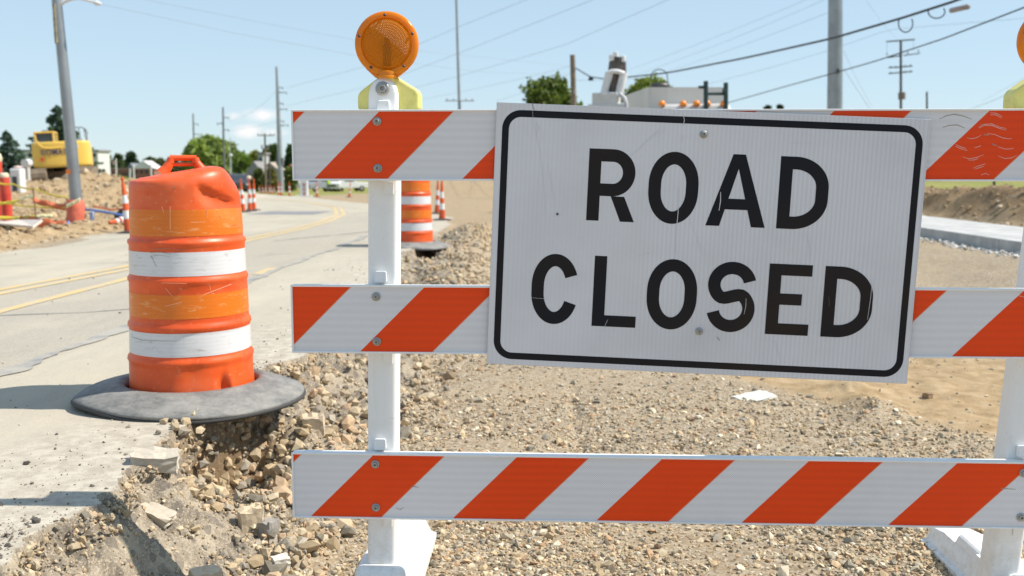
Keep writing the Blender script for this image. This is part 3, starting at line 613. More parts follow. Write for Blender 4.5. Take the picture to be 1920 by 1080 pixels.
# ------------------------------------------------------------------ sign
def ribbon(path, w, closed=False):
    P = [Vector((x, y)) for x, y in path]; n = len(P); vs = []
    for i in range(n):
        if closed: a, b = P[i - 1], P[(i + 1) % n]
        else: a, b = P[max(i - 1, 0)], P[min(i + 1, n - 1)]
        t = (b - a).normalized(); nn = Vector((-t.y, t.x)); vs += [P[i] + nn * w / 2, P[i] - nn * w / 2]
    m = n if closed else n - 1
    return vs, [(2 * i, 2 * i + 1, (2 * (i + 1) + 1) % (2 * n), (2 * (i + 1)) % (2 * n)) for i in range(m)]
def earc(cx, cy, rx, ry, a0, a1, n=18): return [(cx + rx * math.cos(R(a0 + (a1 - a0) * i / n)), cy + ry * math.sin(R(a0 + (a1 - a0) * i / n))) for i in range(n + 1)]
def glyph(ch, w):
    s = .174; P = []       # returns list of (verts, faces); height 1
    def rect(x0, y0, x1, y1): P.append(([(x0, y0), (x1, y0), (x1, y1), (x0, y1)], [(0, 1, 2, 3)]))
    def poly(q): P.append((q, [tuple(range(len(q)))]))
    if ch == 'O':
        a = (w - s) / 2; ry = .36; path = earc(w / 2, 1 - s / 2 - ry, a, ry, 0, 180, 24) + earc(w / 2, s / 2 + ry, a, ry, 180, 360, 24); P.append(ribbon(path, s, True))
    elif ch in 'D':
        rect(0, 0, s, 1); ry = .33; rx = w * .56; x = w - s / 2 - rx
        P.append(ribbon([(s, 1 - s / 2), (x, 1 - s / 2)] + earc(x, 1 - s / 2 - ry, rx, ry, 90, 0, 18)[1:] + earc(x, s / 2 + ry, rx, ry, 0, -90, 18) + [(s, s / 2)], s))
    elif ch == 'R':
        rect(0, 0, s, 1); yb = .435; ry = (1 - s / 2 - yb) / 2; x = w * .52; rx = w - s / 2 - x
        P.append(ribbon([(s, 1 - s / 2), (x, 1 - s / 2)] + earc(x, 1 - s / 2 - ry, rx, ry, 90, -90, 24)[1:] + [(s, yb)], s))
        poly([(w * .50, yb - s / 2), (w * .50 + s * 1.08, yb - s / 2 + .0), (w + .015, 0), (w + .015 - s * 1.12, 0)])
    elif ch == 'A':
        q = s * 1.10
        poly([(0, 0), (q, 0), (w / 2, .80), (w / 2, 1), (w / 2 - .085, 1)]); poly([(w, 0), (w / 2 + .085, 1), (w / 2, 1), (w / 2, .80), (w - q, 0)])
        f = lambda y: q + (w / 2 - q) * y / .80
        poly([(f(.235), .235), (w - f(.235), .235), (w - f(.385), .385), (f(.385), .385)])
    elif ch == 'L': rect(0, 0, s, 1); rect(s, 0, w, s * .92)
    elif ch == 'E': rect(0, 0, s, 1); rect(s, 0, w, s * .92); rect(s, 1 - s * .92, w, 1); rect(s, .425, w * .80, .425 + s * .92)
    elif ch == 'C':
        a = (w - s) / 2; ry = .36; path = earc(w / 2, 1 - s / 2 - ry, a, ry, 22, 180, 24) + earc(w / 2, s / 2 + ry, a, ry, 180, 338, 24); P.append(ribbon(path, s))
    elif ch == 'S':
        a = (w - s) / 2; ry = .235
        up = earc(w / 2, 1 - s / 2 - ry + .0, a, ry, 12, 225, 26); lo = earc(w / 2, s / 2 + ry + .012, a, ry + .01, 45, -168, 26)
        p0, p1 = Vector(up[-1]), Vector(lo[0]); mid = []
        t0 = (Vector(up[-1]) - Vector(up[-2])).normalized() * .12; t1 = (Vector(lo[1]) - Vector(lo[0])).normalized() * .12
        for i in range(1, 8):
            t = i / 8; b = p0 * (1 - t) ** 3 + (p0 + t0) * 3 * t * (1 - t) ** 2 + (p1 - t1) * 3 * t * t * (1 - t) + p1 * t ** 3; mid.append((b.x, b.y))
        P.append(ribbon(up + mid + lo, s))
    return P
SA = R(-2.36); sx0, sz0 = bplane(912, 683, .02)
sgn = thing('road_closed_sign', 'white rectangular sign reading ROAD CLOSED in black, bolted askew on the upper rails', 'sign')
sgn.matrix_world = BARR @ Matrix.Translation((sx0, -.0085, sz0)) @ Matrix.Rotation(-SA, 4, 'Y')
SW, SH = 1.22, .757
M['sign_film'] = None
k = NM('sign_film'); x, y, z = k.sepv(k.coord())
a = k.math('SINE', k.math('MULTIPLY', k.math('ADD', x, k.math('MULTIPLY', z, .6)), 820)); b = k.math('SINE', k.math('MULTIPLY', k.math('SUBTRACT', x, k.math('MULTIPLY', z, .6)), 820))
cell = k.math('ABSOLUTE', k.math('MULTIPLY', a, b))
c = k.mix(k.ramp(cell, [(0, .30), (.3, 0.0)]), (.68, .68, .71), (.84, .84, .86))
vb = k.math('SINE', k.math('MULTIPLY', x, 2 * math.pi / .0125)); vm = k.ramp(k.noise(1.7, 2, .5, k.map((1, 1, .35))), [(.35, 0.0), (.62, 1.0)])
c = k.mix(k.math('MULTIPLY', k.math('MULTIPLY', k.math('ADD', vb, 1), .09), vm), c, (.30, .30, .34))
c = k.mix(k.ramp(k.noise(2.6, 5, .6), [(.42, 0.0), (.75, .35)]), c, (.44, .435, .44))
c = k.mix(k.ramp(k.noise(1.9, 3, .6, k.map((2, 1, .8), (3, 0, 0), (0, .5, 0))), [(.55, 0.0), (.8, .28)]), c, (.62, .54, .48))
st = k.ramp(k.noise(9, 7, .72, k.map((3.2, 1, .5), (0, 0, 0), (0, .35, 0))), [(.66, 0.0), (.71, .32)]); c = k.mix(st, c, (.72, .73, .76))
sp = k.ramp(k.noise(85, 3, .6), [(.74, 0.0), (.77, .6)]); c = k.mix(sp, c, (.36, .34, .31))
k.base(c, .40, 0, .25); M['sign_film'] = k.m
mb = MB(); mb.box((SW / 2, -.0012, SH / 2), (SW, .0024, SH), bev=.0006); mb.build('panel', simple('aluminium', (.60, .60, .60), .4, .6, .1, 12), sgn)
k = NM('sign_black'); n = k.noise(7, 8, .7, k.map((3, 1, .6), (0, 0, 0), (0, .5, 0))); n2 = k.noise(2, 3, .5)
c = k.mix(k.ramp(n2, [(.4, 0.0), (.7, 1.0)]), (.012, .013, .018), (.026, .020, .017)); c = k.mix(k.ramp(n, [(.70, 0.0), (.74, .30)]), c, (.30, .30, .32)); k.base(c, .45, 0, .12); M['black_film'] = k.m
kk = [0]
def put(shape, ox, oz, h):
    v, f = shape; kk[0] += 1; LT.add([(ox + q[0] * h, -.0030 - .00003 * kk[0], oz + q[1] * h) for q in v], f)
LH = .205
for ch, x0, x1 in (('R', .270, .404), ('O', .443, .585), ('A', .611, .780), ('D', .812, .952)):
    LT = MB(); [put(g, x0, .433, LH) for g in glyph(ch, (x1 - x0) / LH)]; LT.build('letter', M['black_film'], sgn)
for ch, x0, x1 in (('C', .122, .257), ('L', .301, .428), ('O', .456, .600), ('S', .630, .768), ('E', .802, .925), ('D', .961, 1.102)):
    LT = MB(); [put(g, x0, .127, LH) for g in glyph(ch, (x1 - x0) / LH)]; LT.build('letter', M['black_film'], sgn)
def rrect(x0, z0, x1, z1, r):
    p = []
    for cx, cz, a in ((x1 - r, z1 - r, 0), (x0 + r, z1 - r, 90), (x0 + r, z0 + r, 180), (x1 - r, z0 + r, 270)): p += earc(cx, cz, r, r, a, a + 90, 10)
    return p
mb = MB(); v, f = ribbon(rrect(.028, .027, SW - .026, SH - .029, .044), .0195, True); mb.add([(q.x, -.0030, q.y) for q in v], f); mb.build('border', M['black_film'], sgn)
for bx, bz in ((.590, .690), (.613, .126)): mb = MB(); bolt(mb, bx, -.0026, bz, .0075); mb.build('bolt', M['bolt'], sgn)
mb = MB(); mb.lathe([(.0035, 0), (.0035, .002), (.0001, .0022)], 12, (.187, -.0028, .447), Matrix.Rotation(R(90), 4, 'X')); mb.build('rivet', M['dark_steel'], sgn)
def sp_(px, py):    # point on the sign face from the photo to sign coordinates
    u, z = bplane(px, py, .02); du, dz = u - sx0, z - sz0; ca, sa = math.cos(SA), math.sin(SA); return (du * ca + dz * sa, -du * sa + dz * ca)
scr = [([(1180, 294), (1200, 278), (1215, 262), (1230, 250), (1241, 236)], .0035), ([(998, 198), (1000, 230), (1012, 280), (1020, 350), (1023, 408)], .0014), ([(1040, 380), (1034, 340), (1027, 310)], .0018), ([(1004, 228), (1010, 240), (1006, 252)], .003), ([(1234, 255), (1245, 245), (1250, 236)], .0018), ([(1282, 215), (1284, 226), (1281, 236)], .003), ([(1280, 252), (1279, 266)], .003), ([(1274, 350), (1272, 400), (1268, 440), (1267, 485)], .0032), ([(1292, 408), (1305, 440), (1315, 470), (1323, 484)], .0016), ([(1352, 360), (1349, 395)], .004), ([(1515, 440), (1520, 470), (1518, 490)], .0025), ([(1638, 520), (1634, 560), (1628, 600)], .002), ([(1455, 640), (1460, 662), (1466, 680)], .002), ([(1060, 540), (1080, 520), (1100, 508)], .0014), ([(1140, 600), (1128, 625), (1122, 645)], .0018), ([(955, 555), (1010, 560), (1060, 562)], .001), ([(1400, 560), (1396, 590)], .002), ([(1095, 335), (1090, 345)], .002), ([(1090, 222), (1060, 240)], .001), ([(1470, 262), (1490, 268), (1540, 270)], .0012), ([(1180, 470), (1200, 480), (1225, 470)], .001)]
mb = MB(); mb.add([(.001, -.0027, .001), (SW - .001, -.0027, .001), (SW - .001, -.0027, SH - .001), (.001, -.0027, SH - .001)], [(0, 1, 2, 3)])
for i, (a, w) in enumerate(scr):
    pts = [sp_(*p) for p in a]
    if len(pts) == 2: pts.insert(1, ((pts[0][0] + pts[1][0]) / 2 + .002, (pts[0][1] + pts[1][1]) / 2))
    v, f = arc_strip(pts, w * .6); mb.add([(q.x, -.0036 - .00002 * i, q.z) for q in v], f, mi=1)
for i, a in enumerate([[(998, 190), (999, 200), (1002, 206)], [(1345, 632), (1350, 640)], [(1555, 556), (1556, 576)]]):
    pts = [sp_(*p) for p in a]
    if len(pts) == 2: pts.insert(1, ((pts[0][0] + pts[1][0]) / 2 + .001, (pts[0][1] + pts[1][1]) / 2))
    v, f = arc_strip(pts, .0014); mb.add([(q.x, -.0041, q.z) for q in v], f, mi=2)
mb.build('white_film', [M['sign_film'], M['scratch_grey'], M['dark_steel']], sgn)

# ------------------------------------------------------------------ warning lights
k = NM('amber_lens'); x, y, z = k.sepv(k.coord())
rr_ = k.math('SQRT', k.math('ADD', k.math('MULTIPLY', x, x), k.math('MULTIPLY', z, z)))
rings_ = k.math('SINE', k.math('MULTIPLY', rr_, 2 * math.pi / .0075)); gx = k.math('SINE', k.math('MULTIPLY', x, 2 * math.pi / .0062)); gz = k.math('SINE', k.math('MULTIPLY', z, 2 * math.pi / .0062))
grid = k.math('MULTIPLY', gx, gz); inner = k.ramp(rr_, [(.0715, 1.0), (.073, 0.0)])
pat = k.math('MULTIPLY', inner, k.math('ADD', k.math('MULTIPLY', rings_, .5), grid))
c = k.mix(k.math('MULTIPLY', k.math('ADD', k.math('MULTIPLY', pat, .5), .5), .6), (1.0, .33, .003), (1.0, .55, .02))
c = k.mix(k.ramp(k.noise(10, 4, .6), [(.45, 0.0), (.75, .35)]), c, (.92, .29, .004))
k.base(c, .34); k.bump(pat, 1.0, .0030)
tr = k.n.new('ShaderNodeBsdfTransparent'); tr.inputs[0].default_value = (1.0, .50, .01, 1); tl = k.n.new('ShaderNodeBsdfTranslucent'); tl.inputs[0].default_value = (1.0, .45, .005, 1); m0 = k.n.new('ShaderNodeMixShader'); m0.inputs[0].default_value = .55; k.L(tr.outputs[0], m0.inputs[1]); k.L(tl.outputs[0], m0.inputs[2]); tr = m0; ms = k.n.new('ShaderNodeMixShader'); ms.inputs[0].default_value = .55
k.L(k.b.outputs[0], ms.inputs[1]); k.L(tr.outputs[0], ms.inputs[2]); k.L(ms.outputs[0], k.o.inputs['Surface']); M['amber'] = k.m
M['amber_rim'] = None
k = NM('amber_rim'); k.base(k.mix(k.ramp(k.noise(14, 4, .6), [(.4, 0.0), (.7, .5)]), (.90, .30, .006), (.66, .19, .005)), .22)
tr = k.n.new('ShaderNodeBsdfTranslucent'); tr.inputs[0].default_value = (1.0, .36, .01, 1); ms = k.n.new('ShaderNodeMixShader'); ms.inputs[0].default_value = .3
k.L(k.b.outputs[0], ms.inputs[1]); k.L(tr.outputs[0], ms.inputs[2]); k.L(ms.outputs[0], k.o.inputs['Surface']); M['amber_rim'] = k.m
k = NM('lime_plastic'); n = k.noise(22, 6, .7); c = k.mix(k.ramp(n, [(.45, 0.0), (.68, .55)]), (.80, .73, .22), (.56, .50, .12)); k.base(c, .5); M['lime'] = k.m
def warning_light(u, label):
    base = BARR @ Vector((u, .085, 1.53)); t = thing('warning_light', label, 'warning light', base, BY, 'amber warning lights on top of the barricade')
    lz = .182; Rl = .0925; Mx = Matrix.Rotation(R(90), 4, 'X')
    e = MB()
    # rim disc with a thickness, flattened flange
    e.lathe([(.0725, .0085), (.0745, .0115), (.0765, .0122), (Rl - .004, .0105), (Rl, .006), (Rl, -.006), (Rl - .004, -.0105), (.0765, -.0122), (.0745, -.0115), (.0725, -.0085)], 64, (0, -.03, lz), Mx, close=True)
    # chin that narrows to the swivel
    e.prism([(-.062, -.070), (.062, -.070), (.030, -.096), (-.034, -.096)], .011, Matrix.Translation((0, -.0245, lz)) @ XZ)
    e.lathe([(.030, -.098), (.031, -.092), (.024, -.086), (.030, -.080), (.022, -.074), (.0001, -.073)], 24, (0, -.03, lz), Matrix.Diagonal((1, .75, 1, 1)))
    e.build('lens_rim', M['amber_rim'], t)
    l = MB(); dome = [(.0728 * math.cos(R(a)), .0085 + .012 * math.sin(R(a))) for a in range(0, 91, 9)]; dome[-1] = (.0001, dome[-1][1])
    l.lathe(dome, 64, (0, 0, 0), Mx); l.lathe([(r_, -z_) for r_, z_ in dome], 64, (0, 0, 0), Mx)
    lo = l.build('lens', M['amber'], t); lo.location = (0, -.03, lz)
    b = MB(); b.box((0, 0, -.032), (.024, .010, .060), bev=.002); b.tube([(0, 0, -.004), (0, 0, .018)], [.010, .007], 16)
    b.build('lamp_holder', simple('brown_holder', (.22, .09, .02), .5), lo)
    for a in (90, 162, 18, 234, 306):
        s = MB(); s.lathe([(.0042, 0), (.0042, .0022), (.0001, .003)], 10, (.081 * math.cos(R(a + 2)), -.0422, lz + .081 * math.sin(R(a + 2))), Mx); s.build('screw', M['dark_steel'], t)
    c_ = MB()
    c_.prism([(-.090, -.004), (-.075, -.010), (.078, -.012), (.092, -.004), (.092, .042), (.084, .054), (.026, .090), (-.026, .090), (-.080, .050), (-.090, .038)], .075, Matrix.Translation((0, .050, 0)) @ XZ)
    co = c_.build('battery_case', M['lime'], t)
    bv = co.modifiers.new('bevel', 'BEVEL'); bv.width = .008; bv.segments = 3; bv.limit_method = 'ANGLE'
    nk = MB(); nk.tube([(0, -.012, .080), (0, -.020, .105)], [.026, .022], 24); nk.build('swivel_neck', M['lime'], t)
    return t
warning_light(.291, 'round amber warning light on the left post of the barricade')
warning_light(2.180, 'amber warning light on the right post, cut by the photo edge')

# ------------------------------------------------------------------ drums
k = NM('drum_orange'); n = k.noise(4, 5, .6); n2 = k.noise(50, 5, .7)
c = k.mix(k.ramp(n, [(.35, 0.0), (.68, 1.0)]), (.66, .072, .009), (.84, .112, .012)); c = k.mix(k.ramp(n2, [(.60, 0.0), (.7, .4)]), c, (.80, .40, .25)); c = k.mix(k.ramp(k.noise(2.5, 5, .7, k.map((1, 1, 2.2))), [(.50, 0.0), (.75, .45)]), c, (.78, .24, .10)); k.base(c, .42); k.bump(n, .12, .01); 
k.b.inputs['Subsurface Weight'].default_value = .08; k.b.inputs['Subsurface Scale'].default_value = .01; M['drum_orange'] = k.m
def bandmat(name, c0, c1, scuffc):
    k = NM(name); x, y, z = k.sepv(k.coord()); an = k.math('ARCTAN2', x, y)
    a = k.math('SINE', k.math('MULTIPLY', k.math('ADD', an, k.math('MULTIPLY', z, 4.2)), 190)); b = k.math('SINE', k.math('MULTIPLY', k.math('SUBTRACT', an, k.math('MULTIPLY', z, 4.2)), 190))
    cell = k.math('ABSOLUTE', k.math('MULTIPLY', a, b)); c = k.mix(k.ramp(cell, [(0, .35), (.3, 0.0)]), c0, c1)
    hb = k.math('SINE', k.math('MULTIPLY', z, 2 * math.pi / .017)); c = k.mix(k.math('MULTIPLY', k.math('ADD', hb, 1), k.math('MULTIPLY', k.noise(6, 2, .5), .22)), c, k.mix(1.0, c, (.80, .78, .76), 'MULTIPLY'))
    c = k.mix(k.ramp(k.noise(11, 8, .75, k.map((1, 1, 4.5))), [(.56, 0.0), (.66, .6)]), c, scuffc)
    c = k.mix(k.ramp(k.noise(60, 4, .6, k.map((1, 1, 2))), [(.70, 0.0), (.74, .6)]), c, scuffc)
    k.base(c, .3); return k.m
M['band_white'] = bandmat('drum_white_band', (.66, .66, .67), (.80, .80, .80), (.36, .34, .31)); M['band_amber'] = bandmat('drum_amber_band', (.72, .16, .008), (.85, .27, .02), (.80, .45, .20))
k = NM('black_rubber'); n = k.noise(7, 8, .75, k.map((1, 1, 3))); n2 = k.noise(45, 6, .75); c = k.mix(k.ramp(n, [(.40, 0.0), (.64, 1.0)]), (.13, .132, .128), (.27, .262, .24)); c = k.mix(k.ramp(n2, [(.56, 0.0), (.72, .5)]), c, (.38, .36, .32)); k.base(c, .75); k.bump(n, .5, .01); M['rubber'] = k.m
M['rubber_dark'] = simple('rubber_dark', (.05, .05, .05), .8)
def drum_prof():
    q = [(.0001, .978), (.10, .978), (.19, .970), (.222, .952), (.2355, .925), (.238, .90), (.2385, .83), (.2395, .818), (.2415, .70), (.243, .690), (.2530, .683), (.2545, .672), (.2485, .662), (.2490, .645),
         (.2480, .640), (.2500, .540), (.2515, .532), (.2590, .524), (.2600, .512), (.2545, .503), (.2550, .480),
         (.2545, .475), (.2575, .345), (.2590, .337), (.2665, .328), (.2675, .315), (.2615, .306), (.2615, .300), (.2605, .296), (.2635, .200), (.2650, .190), (.2730, .181), (.2745, .168), (.2690, .158), (.2700, .10), (.2740, .02), (.2760, .0)]
    out = []
    for (r0, z0), (r1, z1) in zip(q[:-1], q[1:]):
        m = max(1, int(max(abs(z1 - z0), abs(r1 - r0)) / .012))
        out += [(r0 + (r1 - r0) * i / m, z0 + (z1 - z0) * i / m) for i in range(m)]
    return out + [q[-1]]
CAMDIR = None
def dent(P, face):
    """crumples: P (n,3) drum coordinates; face = angle (rad) that looks at the camera"""
    P = P.copy(); x, y, z = P.T; r = np.hypot(x, y); an = np.arctan2(y, x) - face; an = (an + math.pi) % (2 * math.pi) - math.pi
    # pushed-in shoulder on the camera's right: crease running down to the right
    cz = .918 - .055 * np.clip(an - .2, 0, 2) - .03 * np.sin(np.clip(an, 0, 1.3) * 2.4); dzc = z - cz
    g = sst(.12, .34, an) * (1 - sst(.85, 1.25, an)) * np.exp(-(dzc / np.where(dzc > 0, .012, .035 + .04 * np.clip(an, 0, 1))) ** 2)
    g2 = np.exp(-((an - 1.1) / .35) ** 2) * np.exp(-((z - .85) / .07) ** 2)
    push = .021 * g + .014 * g2; side = (z > .74)
    f = 1 - np.where(side, push / np.maximum(r, .05), 0)
    x2 = x * f; y2 = y * f
    # top sags left, humps right
    tp = sst(.93, .965, z); lat = -np.sin(face) * x + np.cos(face) * y      # camera-right coordinate
    z2 = z + tp * (.020 * np.exp(-((lat - .13) / .085) ** 2) - .024 * sst(.05, -.2, lat)) + sst(.86, .95, z) * (1 - tp) * .012 * np.exp(-((lat - .13) / .09) ** 2)
    z2 = z2 - sst(.80, .95, z) * .050 * sst(.15, .24, lat)
    x2 = x2 * (1 - .025 * sst(.84, .95, z) * sst(.1, .25, lat)); 
    # buckle and notch near the foot
    g3 = np.exp(-((an - .50) / .085) ** 2) * np.exp(-((z - .055) / .05) ** 2) * .030
    g4 = np.exp(-((an + .05 - (z - .1) * 1.2) / .16) ** 2) * np.exp(-((z - .13) / .07) ** 2) * .010
    f = 1 - (g3 - .5 * np.exp(-((an - .62) / .06) ** 2) * np.exp(-((z - .06) / .05) ** 2) * .030 + g4) / np.maximum(r, .05)
    w = 1 + .006 * np.sin(3 * an + 1) * sst(.95, .3, z)
    return np.stack([x2 * f * w, y2 * f * w, z2], -1)
def lathe_np(prof, n):
    P = np.array(prof); a = np.arange(n) * 2 * math.pi / n
    V = np.stack([P[:, 0][:, None] * np.cos(a), P[:, 0][:, None] * np.sin(a), np.repeat(P[:, 1][:, None], n, 1)], -1).reshape(-1, 3)
    i = np.arange(len(P) - 1)[:, None] * n; j = np.arange(n)[None]; j2 = (j + 1) % n
    return V, np.stack([i + n + j, i + n + j2, i + j2, i + j], -1).reshape(-1, 4)
def make_drum(label, loc, face, dented, seg=160, group=None, ring=True):
    t = thing('traffic_drum', label, 'traffic drum', loc, 0, group)
    fn = (lambda P: dent(P, face)) if dented else (lambda P: P)
    V, Fq = lathe_np(drum_prof(), seg); npmesh('body', fn(V), Fq, M['drum_orange'], t, True)
    for (z0, z1, mt) in ((.818, .702, 'band_amber'), (.640, .540, 'band_white'), (.475, .348, 'band_amber'), (.302, .202, 'band_white')):
        pr = []; dp = np.array(drum_prof()); o_ = np.argsort(dp[10:, 1])
        if mt == 'band_amber' : z0, z1 = (z0 - .002, z1 + .004) if z0 > .6 else (z0 - .012, z1 + .014)
        for i in range(25):
            z = z0 + (z1 - z0) * i / 24; r_ = np.interp(z, dp[::-1, 1], dp[::-1, 0]); pr.append((r_ + .0012, z))
        V, Fq = lathe_np(pr, seg); npmesh('reflective_band', fn(V), Fq, M[mt], t, True)
    # handle: two uprights, two bars, across the camera's view
    ca, sa = math.cos(face + math.pi / 2), math.sin(face + math.pi / 2); hb = MB()
    rot = Matrix.Rotation(face + math.pi / 2, 4, 'Z')
    def hp(x, y, z): return rot @ Vector((x, y, z))
    for sgn_ in (-1, 1):
        x0 = -.005 + sgn_ * .050
        pts = [hp(x0 + sgn_ * .040, .0, .962), hp(x0 + sgn_ * .022, .0, .985), hp(x0 + sgn_ * .006, 0, 1.010), hp(x0, 0, 1.030)]
        for (a, b), (w0, w1) in zip(zip(pts[:-1], pts[1:]), ((.030, .022), (.022, .018), (.018, .016))):
            hb.tube([a, b], [w0, w1], 10)
    hb.tube([hp(-.062, 0, 1.030), hp(.052, 0, 1.030)], .0125, 12); hb.tube([hp(-.055, .004, 1.003), hp(.045, .004, 1.003)], .0085, 10)
    hb.build('handle', M['drum_orange'], t)
    if ring:
        # tyre-sidewall ballast ring: thin sloping annulus with a rolled inner lip
        n = 144; prof = [(.283, .040), (.300, .062), (.330, .060), (.38, .046), (.44, .028), (.49, .012), (.512, .004), (.515, -.004), (.508, -.012), (.47, -.006), (.40, .006), (.33, .018), (.290, .022)]
        P = np.array(prof); P[:, 0] = np.where(P[:, 0] > .3, .3 + (P[:, 0] - .3) * .89, P[:, 0]); a = np.arange(n) * 2 * math.pi / n
        wob = 1 + .012 * np.sin(a * 2 - face + .8) + .008 * np.sin(5 * a + 2) + (.035 * np.exp(-(((a - (face - 1.25) + math.pi) % (2 * math.pi) - math.pi) / .30) ** 2) if dented else 0)
        rr = P[:, 0][:, None] * np.where(P[:, 0][:, None] > .34, wob[None], 1)
        sl = ((P[:, 0] - .30) / .21)[:, None]; dz = sl * (.006 * np.sin(2 * a + 1.9) - .012 * np.cos(a) + .006 * np.sin(3 * a + .5) + (.022 * np.exp(-(((a - (face - 1.15) + math.pi) % (2 * math.pi) - math.pi) / .35) ** 2) if dented else 0))[None]
        V = np.stack([rr * np.cos(a), rr * np.sin(a), P[:, 1][:, None] + dz * (1 if dented else 1.4)], -1).reshape(-1, 3)
        i = np.arange(len(P))[:, None]; j = np.arange(n)[None]; i2 = (i + 1) % len(P); j2 = (j + 1) % n
        Fq = np.stack([i * n + j, i * n + j2, i2 * n + j2, i2 * n + j], -1).reshape(-1, 4)
        npmesh('base_ring', V, Fq, M['rubber'], t, True)
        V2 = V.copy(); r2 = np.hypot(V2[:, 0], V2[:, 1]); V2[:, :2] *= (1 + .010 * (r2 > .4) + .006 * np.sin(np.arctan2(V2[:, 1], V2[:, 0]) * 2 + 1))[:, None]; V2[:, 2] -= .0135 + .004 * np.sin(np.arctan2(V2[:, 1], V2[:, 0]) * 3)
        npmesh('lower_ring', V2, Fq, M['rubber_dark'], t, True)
    return t
# the big drum: centre found from the photo, standing on the road edge
dx, dy = -1.416, 4.34
face = math.atan2(-dy, -dx)
drum = make_drum('battered orange traffic drum, dented top, black rubber base overhanging the broken edge', (dx, dy, .368), face, True, 200, 'orange traffic drums along the road edge')
drum.scale = (.972, .972, 1)
mb = MB()
def dp_(px, py, off=.002):   # point on the drum skin in drum coordinates
    r = ray(px, py); ox, oy = -dx, -dy; A = r[0] ** 2 + r[1] ** 2; B = 2 * (ox * r[0] + oy * r[1]); rad = .2545 + off
    for _ in range(3):
        Cc = ox * ox + oy * oy - rad * rad; t_ = (-B - math.sqrt(max(B * B - 4 * A * Cc, 0))) / (2 * A); z = CAM_H + r[2] * t_ - .368
        dpn = np.array(drum_prof()); rad = float(np.interp(z, dpn[::-1, 1], dpn[::-1, 0])) + off
    return Vector((ox + r[0] * t_, oy + r[1] * t_, z))
def wire_marks(name, lst, mt, parent):
    mb = MB()
    for a, w in lst:
        P = []
        for p, q in zip(a[:-1], a[1:]): P += [(p[0] + (q[0] - p[0]) * i / 6, p[1] + (q[1] - p[1]) * i / 6) for i in range(6)]
        P.append(a[-1]); pts = [dp_(*p, .0012) for p in P]; mb.tube(pts, w, 4, False, False)
    o = mb.build(name, mt, None); import bmesh
    body = [c for c in kids(parent) if c.name.startswith('body')][0]; nf = len(body.data.polygons); body.data.materials.append(mt); mi = len(body.data.materials) - 1
    bm = bmesh.new(); bm.from_mesh(body.data); bm.from_mesh(o.data); bm.faces.ensure_lookup_table()
    for f in bm.faces[nf:]: f.material_index = mi
    bm.to_mesh(body.data); bm.free(); bpy.data.objects.remove(o)
wire_marks('scuff_marks', [([(282, 467), (318, 466)], .0011), ([(280, 474), (300, 473), (320, 477)], .0011), ([(285, 478), (318, 481)], .001), ([(281, 479), (291, 500)], .001), ([(325, 468), (345, 469)], .0008), ([(385, 486), (402, 483)], .0008), ([(322, 495), (342, 492)], .0007), ([(243, 632), (262, 638), (300, 640), (345, 640)], .0010), ([(344, 630), (344, 648)], .0012), ([(346, 640), (368, 641)], .0009), ([(272, 604), (282, 607)], .001), ([(326, 351), (328, 351.5)], .0035)], M['scratch_dark'], drum)
wire_marks('pale_scratches', [([(308, 575), (345, 566), (380, 554), (415, 541), (436, 533)], .0012), ([(301, 531), (350, 532)], .0009), ([(309, 541), (322, 556)], .0011), ([(394, 534), (398, 550), (416, 554)], .0008), ([(320, 576), (365, 574), (410, 575)], .0007), ([(388, 392), (390, 409)], .0009), ([(416, 402), (418, 408)], .0009), ([(357, 417), (386, 416)], .0009), ([(318, 387), (318, 431)], .0010), ([(302, 387), (306, 400)], .0006)], simple('pale_scratch', (.90, .50, .30), .5), drum)
G_DR = 'orange traffic drums along the road edge'
d2p = (-1.30, 12.95)
make_drum('orange and white drum behind the left barricade post, on a black ring over a hollow', (d2p[0], d2p[1], .355), math.atan2(-d2p[1], -d2p[0]), False, 72, G_DR)
# ------------------------------------------------------------------ channelizer cones
M['cone_orange'] = simple('cone_orange', (.70, .10, .018), .45, 0, .2, 8); M['cone_white'] = simple('cone_white', (.75, .75, .74), .4, 0, .15, 12)
def make_cone(label, white_low=False):
    t = thing('channelizer_cone', label, 'traffic cone', group='slim channelizer cones along the road')
    def r_(z): return .073 - .048 * (z / .80) if z < .80 else .025
    b = MB(); b.lathe([(r_(z), z) for z in np.linspace(.03, .78, 16)] + [(.020, .80), (.016, .84), (.026, .855), (.026, .885), (.018, .895), (.0001, .896)], 28)
    b.build('body', M['cone_orange'], t)
    for z0, z1 in ((.235, .365), (.480, .610)):
        m_ = MB(); m_.lathe([(r_(z) + .0015, z) for z in np.linspace(z0, z1, 5)], 28); m_.build('reflective_band', M['cone_white'], t)
    s = MB(); s.lathe([(.0001, .045), (.08, .045), (.12, .036), (.20, .030), (.205, .004), (.19, 0), (.0001, 0)], 8, M=Matrix.Rotation(R(22.5), 4, 'Z'), smooth=False); s.build('rubber_base', M['rubber_dark'], t)
    return t
cone0 = make_cone('')
